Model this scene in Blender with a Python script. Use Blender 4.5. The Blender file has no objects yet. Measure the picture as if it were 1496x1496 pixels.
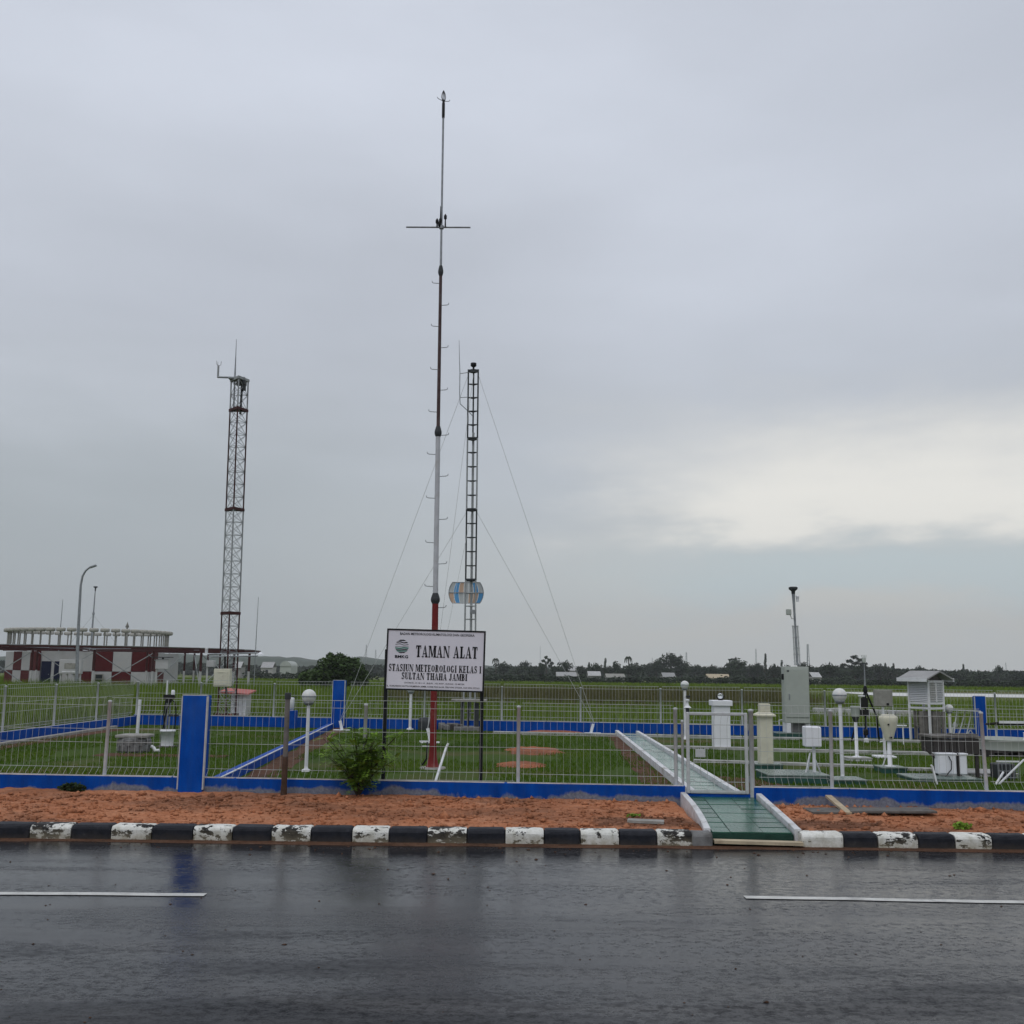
import bpy, math, random
import numpy as np
from mathutils import Vector, Matrix, noise
R = math.radians
random.seed(7); rng = np.random.default_rng(7)
scene = bpy.context.scene
COL = scene.collection

# ---------------------------------------------------------------- camera
CAM_H, PITCH, ROLL, FPX, CX = 2.0, math.atan(228/1500), R(0.65), 1500.0, 748.0
CAM_M = Matrix.Rotation(math.pi/2+PITCH, 3, 'X') @ Matrix.Rotation(ROLL, 3, 'Z')
cd = bpy.data.cameras.new('camera'); cam = bpy.data.objects.new('camera', cd); COL.objects.link(cam)
cam.location = (0, 0, CAM_H); cam.rotation_euler = CAM_M.to_euler()
cd.sensor_width = 36; cd.lens = 36*FPX/1496; cd.clip_end = 6000; cd.clip_start = 0.1
scene.camera = cam
scene.render.resolution_x = scene.render.resolution_y = 1024

# ---------------------------------------------------------------- sky, sun, exposure
world = bpy.data.worlds.new('World'); scene.world = world; world.use_nodes = True
SUN_EL, SUN_AZ = R(52), R(205)          # high, behind the viewer, veiled by cloud
def build_world():
    nt = world.node_tree; N = nt.nodes; L = nt.links; N.clear()
    def nd(t, **k):
        n = N.new(t)
        for a, b in k.items(): setattr(n, a, b)
        return n
    out = nd('ShaderNodeOutputWorld'); bg = nd('ShaderNodeBackground'); L.new(bg.outputs[0], out.inputs[0])
    sky = nd('ShaderNodeTexSky', sky_type='NISHITA'); sky.sun_disc = False
    sky.sun_elevation = SUN_EL; sky.sun_rotation = SUN_AZ; sky.air_density = 1.2; sky.dust_density = 2.5
    tc = nd('ShaderNodeTexCoord'); sep = nd('ShaderNodeSeparateXYZ'); L.new(tc.outputs['Generated'], sep.inputs[0])
    X, Z = sep.outputs[0], sep.outputs[2]
    def m(op, a, b=None, c=None):
        n = nd('ShaderNodeMath', operation=op)
        for i, v in enumerate((a, b, c)):
            if v is None: continue
            if isinstance(v, (int, float)): n.inputs[i].default_value = v
            else: L.new(v, n.inputs[i])
        return n.outputs[0]
    def step(v, a, b):
        n = nd('ShaderNodeMapRange', interpolation_type='SMOOTHSTEP')
        L.new(v, n.inputs[0]); n.inputs[1].default_value = a; n.inputs[2].default_value = b
        return n.outputs[0]
    def mix(f, a, b):
        n = nd('ShaderNodeMix', data_type='RGBA')
        for s, v in ((n.inputs[0], f), (n.inputs[6], a), (n.inputs[7], b)):
            if isinstance(v, tuple): s.default_value = (*v, 1)
            elif isinstance(v, (int, float)): s.default_value = v
            else: L.new(v, s)
        return n.outputs[2]
    # cloud fields live on the dome, stretched sideways towards the horizon
    mp = nd('ShaderNodeMapping'); mp.inputs['Scale'].default_value = (1.0, 1.0, 3.2); L.new(tc.outputs['Generated'], mp.inputs[0])
    def nz(scale, det, rough, off=0):
        n = nd('ShaderNodeTexNoise'); n.inputs['Scale'].default_value = scale; n.inputs['Detail'].default_value = det
        n.inputs['Roughness'].default_value = rough
        a = nd('ShaderNodeVectorMath', operation='ADD'); a.inputs[1].default_value = (off, off*1.7, off*.3)
        L.new(mp.outputs[0], a.inputs[0]); L.new(a.outputs[0], n.inputs['Vector']); return n.outputs[0]
    big = nz(1.5, 3, .5, 3.1); mid = nz(3.4, 6, .55, 9.7); fine = nz(8, 6, .55, 21.3)
    # overcast deck: brighter overhead, dimmer and bluer low down
    ramp = nd('ShaderNodeValToRGB'); e = ramp.color_ramp.elements
    e[0].position = 0.0; e[0].color = (.66, .69, .685, 1)
    e[1].position = 1.0; e[1].color = (1.05, 1.08, 1.13, 1)
    for p, c in ((.06, (.65, .69, .695)), (.16, (.60, .645, .695)), (.32, (.66, .705, .79)), (.56, (.74, .79, .895))):
        q = e.new(p); q.color = (*c, 1)
    L.new(m('ADD', Z, m('MULTIPLY', m('SUBTRACT', mid, .5), .10)), ramp.inputs[0])
    deck = ramp.outputs[0]
    lum = m('ADD', .88, m('MULTIPLY', step(big, .25, .75), .20)); lum = m('ADD', lum, m('MULTIPLY', m('SUBTRACT', mid, .5), .14))
    vm = nd('ShaderNodeVectorMath', operation='SCALE'); L.new(deck, vm.inputs[0]); L.new(lum, vm.inputs['Scale'])
    col = vm.outputs[0]
    # a thinner, warmer layer low on the right-hand side, with a blue-grey gap under it
    zw = m('ADD', Z, m('ADD', m('MULTIPLY', m('SUBTRACT', mid, .5), .15), m('MULTIPLY', m('SUBTRACT', fine, .5), .05)))
    side = step(m('ADD', X, m('MULTIPLY', m('SUBTRACT', fine, .5), .25)), -.02, .26)
    band = m('MULTIPLY', step(zw, .098, .140), m('SUBTRACT', 1.0, step(zw, .140, .300)))
    col = mix(m('MULTIPLY', m('MULTIPLY', band, side), 1.0), col, (1.06, 1.04, .975))
    low = m('MULTIPLY', step(X, -.15, .20), m('SUBTRACT', 1.0, step(zw, .05, .16))); col = mix(m('MULTIPLY', low, .7), col, (.74, .755, .735))
    gap = m('MULTIPLY', step(zw, .035, .075), m('SUBTRACT', 1.0, step(zw, .085, .135)))
    gap = m('MULTIPLY', m('MULTIPLY', gap, side), .8)
    skys = nd('ShaderNodeVectorMath', operation='SCALE'); L.new(sky.outputs[0], skys.inputs[0]); skys.inputs['Scale'].default_value = .085
    col = mix(gap, col, (.63, .735, .77))
    # the deck is a little heavier high on that side, and a faint pale streak lies low over the horizon
    dim = m('MULTIPLY', step(m('MULTIPLY', X, -1.0), -.10, .38), m('SUBTRACT', 1.0, step(zw, .10, .30))); col = mix(m('MULTIPLY', dim, .75), col, (.44, .49, .525))
    heavy = m('MULTIPLY', step(X, .05, .45), step(Z, .30, .50)); col = mix(m('MULTIPLY', heavy, .6), col, (.60, .645, .735))
    streak = m('MULTIPLY', step(zw, .018, .032), m('SUBTRACT', 1.0, step(zw, .04, .062))); streak = m('MULTIPLY', streak, step(m('ADD', X, m('MULTIPLY', fine, .5)), .0, .5))
    col = mix(m('MULTIPLY', streak, .5), col, (.74, .735, .69))
    col = mix(.05, col, skys.outputs[0])
    L.new(col, bg.inputs[0]); bg.inputs[1].default_value = 1.0
build_world()
sd = bpy.data.lights.new('sun', 'SUN'); sun = bpy.data.objects.new('sun', sd); COL.objects.link(sun)
sd.energy = 0.7; sd.angle = R(28); sd.color = (1, .97, .92)
sun.rotation_euler = (math.pi/2-SUN_EL, 0, math.pi-SUN_AZ)
sun.location = (0, -20, 40)
vs = scene.view_settings; vs.view_transform = 'Standard'; vs.look = 'None'; vs.exposure = -0.2; vs.gamma = 1; vs.use_curve_mapping = False

# ---------------------------------------------------------------- survey helpers: picture measurement -> metres
def ray(px, py): return CAM_M @ Vector(((px-CX)/FPX, (748-py)/FPX, -1))
def P(px, py, Y):                        # point at distance Y ahead
    d = ray(px, py); t = Y/d.y; return Vector((d.x*t, Y, CAM_H+d.z*t))
def Gd(px, py, z=.2):                    # point on level ground
    d = ray(px, py); t = (z-CAM_H)/d.z; return Vector((d.x*t, d.y*t, z))
def push(b, d): b.x *= (b.y+d)/b.y; b.y += d      # step back along the sight line's plan
LAWN = .2
# ---------------------------------------------------------------- materials
def srgb(r, g, b, k=1.0):
    f = lambda c: ((c/255+.055)/1.055)**2.4 if c > 10 else c/255/12.92
    return (min(f(r)*k, .9), min(f(g)*k, .9), min(f(b)*k, .9))
MATS = {}; SPEC = .14
class NT:
    def __init__(s, name):
        s.m = bpy.data.materials.new(name); s.m.use_nodes = True; s.t = s.m.node_tree
        s.b = s.t.nodes['Principled BSDF']; s.tc = s.t.nodes.new('ShaderNodeTexCoord'); MATS[name] = s.m
    def n(s, t, **k):
        x = s.t.nodes.new(t)
        for a, b in k.items(): setattr(x, a, b)
        return x
    def l(s, a, b): s.t.links.new(a, b)
    def co(s, kind='Object', scale=(1, 1, 1)):
        mp = s.n('ShaderNodeMapping'); mp.inputs['Scale'].default_value = scale; s.l(s.tc.outputs[kind], mp.inputs[0]); return mp.outputs[0]
    def world(s, scale=(1, 1, 1)):
        g = s.n('ShaderNodeNewGeometry'); mp = s.n('ShaderNodeMapping'); mp.inputs['Scale'].default_value = scale
        s.l(g.outputs['Position'], mp.inputs[0]); return mp.outputs[0]
    def noise(s, vec, scale, det=4, rough=.55):
        x = s.n('ShaderNodeTexNoise'); x.inputs['Scale'].default_value = scale; x.inputs['Detail'].default_value = det
        x.inputs['Roughness'].default_value = rough; s.l(vec, x.inputs['Vector']); return x.outputs[0]
    def ramp(s, f, stops):
        x = s.n('ShaderNodeValToRGB'); e = x.color_ramp.elements
        while len(e) < len(stops): e.new(.5)
        for q, (p, c) in zip(e, stops):
            q.position = p; q.color = (*c, 1) if isinstance(c, tuple) else (c, c, c, 1)
        s.l(f, x.inputs[0]); return x.outputs[0]
    def mix(s, f, a, b):
        x = s.n('ShaderNodeMix', data_type='RGBA')
        for k, v in ((0, f), (6, a), (7, b)):
            if isinstance(v, tuple): x.inputs[k].default_value = (*v, 1)
            elif isinstance(v, (int, float)): x.inputs[k].default_value = v
            else: s.l(v, x.inputs[k])
        return x.outputs[2]
    def math(s, op, a, b=0):
        x = s.n('ShaderNodeMath', operation=op)
        for k, v in ((0, a), (1, b)):
            if isinstance(v, (int, float)): x.inputs[k].default_value = v
            else: s.l(v, x.inputs[k])
        return x.outputs[0]
    def bump(s, f, st, dist=.02):
        x = s.n('ShaderNodeBump'); x.inputs['Strength'].default_value = st; x.inputs['Distance'].default_value = dist
        s.l(f, x.inputs['Height']); s.l(x.outputs[0], s.b.inputs['Normal'])
    def set(s, **k):
        s.b.inputs['Specular IOR Level'].default_value = SPEC
        for a, v in k.items():
            i = s.b.inputs[a.replace('_', ' ')]
            if isinstance(v, tuple): i.default_value = (*v, 1)
            elif isinstance(v, (int, float)): i.default_value = v
            else: s.l(v, i)
        return s.m
def paint(name, c, rough=.5, var=.35, scale=6, metal=0, bump=.15, dirt=None, rand=0):
    """painted or bare surface with blotchy tone, grime and fine relief"""
    s = NT(name); v = s.co(); a = s.noise(v, scale, 6, .6); b = s.noise(v, scale*7, 4, .6)
    lo = tuple(x*(1-var) for x in c); hi = tuple(min(.92, x*(1+var*.35)) for x in c)
    col = s.ramp(a, [(.3, lo), (.6, c), (.8, hi)])
    if dirt: col = s.mix(s.ramp(s.noise(v, scale*.6, 8, .7), [(.52, 0.0), (.72, 1.0)]), col, dirt)
    if rand:
        oi = s.n('ShaderNodeObjectInfo'); h = s.n('ShaderNodeHueSaturation'); s.l(col, h.inputs['Color'])
        mr = s.n('ShaderNodeMapRange'); s.l(oi.outputs['Random'], mr.inputs[0]); mr.inputs[3].default_value = 1-rand; mr.inputs[4].default_value = 1+rand
        s.l(mr.outputs[0], h.inputs['Value']); col = h.outputs[0]
    s.bump(b, bump, .01)
    return s.set(Base_Color=col, Roughness=s.ramp(b, [(.3, max(.05, rough-.12)), (.7, min(1, rough+.12))]), Metallic=metal, Specular_IOR_Level=.5 if rough < .3 else .14)
GREY_D = (.10, .085, .07)
paint('white_paint', (.74, .75, .78), .45, .15, 3, dirt=(.46, .44, .40))
paint('white_clean', (.78, .79, .83), .4, .06, 3)
paint('cream_paint', (.66, .64, .52), .5, .15, 4, dirt=(.45, .42, .33))
paint('grey_cabinet', (.40, .43, .40), .4, .12, 2)
paint('galvanised', (.50, .52, .53), .5, .2, 12)
paint('steel_grey', (.30, .32, .34), .45, .3, 9, metal=.5)
paint('wire', (.46, .48, .47), .5, .2, 14)
paint('mast_brown', (.085, .055, .055), .5, .4, 5, dirt=(.12, .11, .11))
paint('mast_dark', (.05, .055, .06), .5, .35, 8)
paint('mast_red', (.19, .022, .022), .5, .3, 4, dirt=(.22, .10, .08))
paint('mast_white', (.50, .52, .55), .5, .2, 4, dirt=(.36, .35, .33))
paint('tower_red', (.062, .020, .020), .55, .4, 7)
paint('tower_grey', (.33, .35, .36), .5, .25, 7)
paint('black_paint', (.014, .015, .017), .4, .3, 8)
paint('black_rubber', (.02, .02, .02), .6, .3, 8)
paint('concrete', (.34, .33, .31), .75, .35, 5, bump=.5, dirt=(.16, .14, .12))
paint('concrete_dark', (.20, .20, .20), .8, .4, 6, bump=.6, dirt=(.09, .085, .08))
paint('brick_red', (.30, .085, .05), .8, .4, 9, bump=.5)
paint('wood_pale', (.50, .42, .30), .75, .3, 4, bump=.4, dirt=(.25, .19, .13))
paint('wood_grey', (.17, .16, .15), .8, .4, 5, bump=.5, dirt=(.05, .048, .045), rand=.2)
paint('wood_dark', (.055, .050, .048), .75, .35, 5, bump=.4)
paint('rust', (.085, .05, .035), .75, .5, 7, bump=.4, dirt=(.15, .13, .12))
paint('pole_grey', (.17, .16, .155), .75, .4, 7, bump=.4)
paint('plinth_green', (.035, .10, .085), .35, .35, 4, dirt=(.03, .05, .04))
paint('tile_wet_sheen', (.17, .29, .25), .13, .35, 5, bump=.25, rand=.14, dirt=(.10, .17, .14))  # wet green path tiles, sky reflection painted in as a paler base colour
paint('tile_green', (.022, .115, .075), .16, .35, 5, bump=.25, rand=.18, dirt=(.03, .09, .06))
paint('plinth_wet_sheen', (.16, .21, .19), .3, .4, 4, dirt=(.06, .09, .075))  # plinth tops paler than the sides: wet sky sheen put into the colour
paint('joint_dark', (.02, .06, .045), .5, .3, 6)
paint('edge_white', (.66, .67, .69), .6, .2, 6, dirt=(.30, .28, .25), bump=.4)
paint('edge_worn', (.42, .42, .41), .65, .3, 4, dirt=(.12, .13, .10), bump=.4)
paint('red_wall', (.10, .015, .018), .6, .25, 1.5, dirt=(.075, .02, .02))
paint('white_wall', (.46, .46, .47), .65, .12, 1.5, dirt=(.42, .40, .38))
paint('door_blue', (.012, .016, .045), .4, .2, 3)
paint('dish_grey', (.30, .295, .27), .7, .3, 3, dirt=(.15, .14, .13))
paint('cap_pale', (.46, .45, .41), .7, .25, 3, dirt=(.24, .23, .20))
paint('roof_pink', (.52, .17, .15), .6, .25, 5)
paint('roof_pale', (.36, .36, .36), .6, .25, 2, rand=.3)
paint('house_wall', (.36, .35, .34), .8, .2, 1, rand=.25)
paint('sign_face', (.70, .70, .77), .45, .07, 2)
paint('ink', (.010, .010, .013), .5, .1, 5)
paint('ink_grey', (.05, .05, .06), .5, .1, 5)
paint('ink_green', (.05, .22, .16), .5, .1, 5)
paint('ink_blue', (.02, .10, .22), .5, .1, 5)
paint('line_paint', (.58, .58, .56), .4, .3, 5, dirt=(.20, .20, .20))
paint('disc_blue', (.12, .36, .68), .3, .15, 3)
paint('disc_peach', (.62, .44, .33), .3, .15, 3)
paint('disc_pale', (.52, .55, .56), .3, .15, 3)
paint('tarp', (.05, .055, .06), .5, .3, 6)
paint('bark', (.055, .042, .032), .9, .4, 2, bump=.6)
paint('cable', (.012, .012, .013), .5, .2, 8)
def blue_wall(name, wear):
    s = NT(name); v = s.world(); v2 = s.world((1, 1, .35))
    n1 = s.noise(v2, 5, 6, .65); n2 = s.noise(v, 26, 5, .65); n3 = s.noise(v, 1.3, 3, .5)
    col = s.ramp(n1, [(.3, (.001, .042, .25)), (.55, (.0015, .064, .37)), (.8, (.004, .092, .46))])
    stk = s.ramp(s.noise(s.world((9, 9, .5)), 1.6, 5, .65), [(.45, 0.0), (.72, 1.0)]); col = s.mix(s.math('MULTIPLY', stk, .45), col, (.018, .055, .19)); col = s.mix(s.math('MULTIPLY', s.ramp(n3, [(.5, 0.0), (.75, 1.0)]), .35), col, (.03, .11, .40))
    if wear:                              # flaked paint and bare render along the foot of the wall
        g = s.n('ShaderNodeSeparateXYZ'); gg = s.n('ShaderNodeNewGeometry'); s.l(gg.outputs['Position'], g.inputs[0])
        h = s.math('SUBTRACT', g.outputs[2], .17)
        lim = s.math('MULTIPLY', s.math('ADD', s.math('MULTIPLY', n1, .55), s.math('SUBTRACT', s.math('MULTIPLY', n3, 1.5), .72)), .34)
        f = s.ramp(s.math('MULTIPLY', s.math('SUBTRACT', lim, h), 9), [(.0, 0.0), (.35, 1.0)])
        cem = s.ramp(n2, [(.3, (.12, .13, .14)), (.7, (.27, .28, .29))])
        col = s.mix(s.math('MULTIPLY', f, .85), col, cem)
    s.bump(n2, .3, .01); return s.set(Base_Color=col, Roughness=.5, Specular_IOR_Level=.05)
blue_wall('blue_wall', True); blue_wall('blue_paint', False)
def kerb_mat(name, white):
    s = NT(name); v = s.world(); oi = s.n('ShaderNodeObjectInfo')
    off = s.n('ShaderNodeVectorMath', operation='ADD'); s.l(v, off.inputs[0])
    n1 = s.noise(v, 9, 8, .72); n2 = s.noise(s.world((1, 1, 1.8)), 5, 7, .7); n3 = s.noise(v, 40, 4, .6)
    sp = s.n('ShaderNodeSeparateXYZ'); g = s.n('ShaderNodeNewGeometry'); s.l(g.outputs['Position'], sp.inputs[0])
    if white:
        base = s.ramp(n1, [(.35, (.56, .56, .51)), (.6, (.76, .76, .73))])
        mr = s.math('MULTIPLY', oi.outputs['Random'], .13)
        chips = s.ramp(s.math('ADD', n2, mr), [(.585, 0.0), (.605, 1.0)])
        col = s.mix(chips, base, (.022, .021, .021))
        lowd = s.math('MULTIPLY', s.ramp(s.math('ADD', s.math('MULTIPLY', sp.outputs[2], 2.2), s.math('MULTIPLY', n1, .55)), [(.24, 1.0), (.56, 0.0)]), .65)
        col = s.mix(lowd, col, (.30, .26, .18))
    else:
        col = s.ramp(n1, [(.35, (.011, .012, .017)), (.62, (.022, .024, .032)), (.75, (.07, .07, .075))])
        lowd = s.math('MULTIPLY', s.ramp(s.math('ADD', s.math('MULTIPLY', sp.outputs[2], 3), s.math('MULTIPLY', n2, .5)), [(.2, 1.0), (.5, 0.0)]), .6)
        col = s.mix(lowd, col, (.08, .065, .05))
    s.bump(s.math('ADD', n3, n2), .5, .012); return s.set(Base_Color=col, Roughness=.55)
kerb_mat('kerb_white', True); kerb_mat('kerb_black', False)
SPEC = .5
def road_mat():
    s = NT('wet_asphalt'); v = s.world(); st = s.world((.32, 1.5, 1)); st2 = s.world((.12, .9, 1))
    grain = s.noise(v, 160, 3, .6); mid = s.noise(st, 1.6, 6, .62); track = s.noise(st2, 1.1, 4, .5); pud = s.noise(st, .9, 5, .6)
    sepc = s.n('ShaderNodeSeparateXYZ'); s.l(v, sepc.inputs[0])
    col = s.ramp(grain, [(.3, (.010, .011, .013)), (.6, (.019, .020, .024)), (.8, (.036, .036, .040))])
    col = s.mix(s.math('MULTIPLY', s.ramp(mid, [(.45, 0.0), (.7, 1.0)]), .5), col, (.045, .042, .042))
    wet = s.ramp(s.math('ADD', s.math('MULTIPLY', pud, .6), s.math('MULTIPLY', track, .45)), [(.43, 0.0), (.60, 1.0)])
    # the crown of the far lane holds a thicker film of water than the near lane
    far = s.n('ShaderNodeMapRange', interpolation_type='SMOOTHSTEP'); s.l(s.math('ADD', sepc.outputs[1], s.math('MULTIPLY', mid, 2.2)), far.inputs[0])
    far.inputs[1].default_value = 7.2; far.inputs[2].default_value = 9.6
    wet = s.math('ADD', s.math('MULTIPLY', wet, .55), s.math('MULTIPLY', far.outputs[0], .45))
    # coarse stones stand dry and dull above the water film in worn lanes
    f1 = s.noise(s.world((.7, 1, 1)), 15, 7, .78); f2 = s.noise(v, 60, 4, .7); worn = s.ramp(s.noise(s.world((.10, .75, 1)), 1.3, 4, .6), [(.36, 0.0), (.62, 1.0)])
    fleck = s.math('MULTIPLY', s.ramp(s.math('ADD', s.math('MULTIPLY', f1, .7), s.math('MULTIPLY', f2, .3)), [(.46, 0.0), (.64, 1.0)]), s.math('ADD', s.math('MULTIPLY', worn, .9), .22))
    col = s.mix(s.math('MULTIPLY', fleck, .5), col, (.011, .011, .013))
    rg = s.ramp(wet, [(.0, .46), (.35, .30), (.55, .19), (.8, .10), (1.0, .05)])
    rg = s.math('ADD', rg, s.math('MULTIPLY', fleck, .34))
    x = s.n('ShaderNodeBump'); x.inputs['Distance'].default_value = .006
    s.l(s.math('ADD', .10, s.math('MULTIPLY', fleck, .55)), x.inputs['Strength'])
    s.l(s.math('ADD', s.math('MULTIPLY', f2, .8), f1), x.inputs['Height']); s.l(x.outputs[0], s.b.inputs['Normal'])
    s.set(Base_Color=col, Roughness=rg, IOR=1.33, Specular_IOR_Level=s.math('SUBTRACT', s.math('ADD', .33, s.math('MULTIPLY', wet, .2)), s.math('MULTIPLY', fleck, .24)))
road_mat()
SPEC = .08
def soil_mat(name, a, b, c):
    s = NT(name); v = s.world(); n1 = s.noise(v, 2.2, 6, .65); n2 = s.noise(v, 22, 6, .65); n3 = s.noise(s.world((.6, 1, 1)), .7, 4, .6)
    col = s.ramp(n1, [(.3, a), (.5, b), (.72, c)])
    col = s.mix(s.ramp(n2, [(.32, .7), (.5, 0.0)]), col, tuple(x*.55 for x in a))
    damp = s.ramp(s.math('ADD', n3, s.math('MULTIPLY', s.math('SUBTRACT', n1, .5), .5)), [(.46, 0.0), (.62, .6)])
    if name == 'red_soil':               # churned, soaked mud either side of the ramp foot
        sx = s.n('ShaderNodeSeparateXYZ'); s.l(v, sx.inputs[0])
        for cx, cy, rx, ry in ((1.75, 12.95, .85, .50), (3.95, 12.95, .75, .42)):
            dd = s.math('ADD', s.math('POWER', s.math('ABSOLUTE', s.math('DIVIDE', s.math('SUBTRACT', sx.outputs[0], cx), rx)), 2.0), s.math('POWER', s.math('ABSOLUTE', s.math('DIVIDE', s.math('SUBTRACT', sx.outputs[1], cy), ry)), 2.0))
            damp = s.math('MAXIMUM', damp, s.ramp(s.math('ADD', dd, s.math('MULTIPLY', s.math('SUBTRACT', n1, .5), 1.6)), [(.45, .8), (1.0, 0.0)]))
    col = s.mix(damp, col, (.11, .055, .036)); col = s.mix(s.math('MULTIPLY', s.ramp(s.noise(s.world((.5, 1.6, 1)), 7, 6, .7), [(.50, 0.0), (.70, 1.0)]), .45), col, tuple(min(.8, x*1.15+.03) for x in c))
    s.bump(s.math('ADD', n2, s.noise(v, 70, 4, .6)), .8, .03); s.set(Base_Color=col, Roughness=.85)
soil_mat('red_soil', (.37, .135, .062), (.50, .205, .105), (.60, .285, .165))
soil_mat('red_patch', (.30, .10, .05), (.40, .15, .08), (.46, .20, .12))
soil_mat('brown_soil', (.07, .04, .028), (.12, .065, .042), (.17, .10, .065))
def grass_mat(name, stops, bump=.6, scale=.35, rand=.25, dry=None):
    s = NT(name); v = s.world(); n1 = s.noise(v, scale, 5, .6); n2 = s.noise(v, 11, 5, .65)
    col = s.ramp(n1, stops)
    col = s.mix(s.math('MULTIPLY', s.ramp(n2, [(.35, 1.0), (.65, 0.0)]), .55), col, tuple(x*.5 for x in stops[0][1]))
    if dry: col = s.mix(s.ramp(s.noise(v, scale*.6, 5, .65), [(.52, 0.0), (.66, .8)]), col, dry)
    s.bump(s.math('ADD', n2, s.noise(v, 50, 3, .6)), bump, .05); s.set(Base_Color=col, Roughness=.75)
grass_mat('lawn_mat', [(.3, (.042, .080, .007)), (.55, (.058, .105, .009)), (.75, (.076, .122, .012))], dry=(.12, .085, .04))
grass_mat('lawn_blade', [(.3, (.048, .105, .006)), (.5, (.078, .15, .008)), (.7, (.12, .185, .014))], bump=0)
grass_mat('field_mat', [(.3, (.09, .125, .02)), (.55, (.125, .165, .03)), (.75, (.155, .18, .045))], scale=.05, dry=(.11, .095, .05))
grass_mat('field_blade', [(.3, (.105, .17, .018)), (.55, (.15, .225, .028)), (.75, (.20, .26, .048))], bump=0, scale=.09)
grass_mat('brown_blade', [(.3, (.10, .095, .04)), (.55, (.14, .135, .055)), (.75, (.13, .155, .05))], bump=0, scale=.2)
def leaf_mat(name, a, b):
    s = NT(name); v = s.world(); n1 = s.noise(v, .6, 4, .6); n2 = s.noise(v, 7, 4, .6)
    col = s.ramp(s.math('ADD', s.math('MULTIPLY', n1, .5), s.math('MULTIPLY', n2, .5)), [(.35, a), (.65, b)])
    oi = s.n('ShaderNodeObjectInfo'); h = s.n('ShaderNodeHueSaturation'); s.l(col, h.inputs['Color'])
    mr = s.n('ShaderNodeMapRange'); s.l(oi.outputs['Random'], mr.inputs[0]); mr.inputs[3].default_value = .75; mr.inputs[4].default_value = 1.25
    s.l(mr.outputs[0], h.inputs['Value']); s.set(Base_Color=h.outputs[0], Roughness=.6)
leaf_mat('leaf_shrub', (.13, .25, .025), (.27, .42, .065)); leaf_mat('leaf_dark', (.026, .044, .018), (.050, .078, .030))
leaf_mat('leaf_bush', (.030, .055, .018), (.060, .095, .030)); leaf_mat('leaf_far', (.020, .032, .018), (.040, .056, .030))
SPEC = .5
s = NT('glass_ball'); s.set(Base_Color=(.9, .92, .95), Roughness=.03, Transmission_Weight=.9, IOR=1.5)
s = NT('globe_glass'); s.set(Base_Color=(.62, .63, .62), Roughness=.25, Subsurface_Weight=.1)
s = NT('window_glass'); s.set(Base_Color=(.02, .025, .03), Roughness=.1)
s = NT('pond_water'); s.bump(s.noise(s.world(), 3, 3, .5), .1, .02); s.set(Base_Color=(.10, .11, .11), Roughness=.12, IOR=1.33)
s = NT('runway'); s.set(Base_Color=s.ramp(s.noise(s.world((.2, 1, 1)), .8, 5, .6), [(.3, (.48, .48, .47)), (.7, (.66, .66, .64))]), Roughness=.5)

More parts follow.
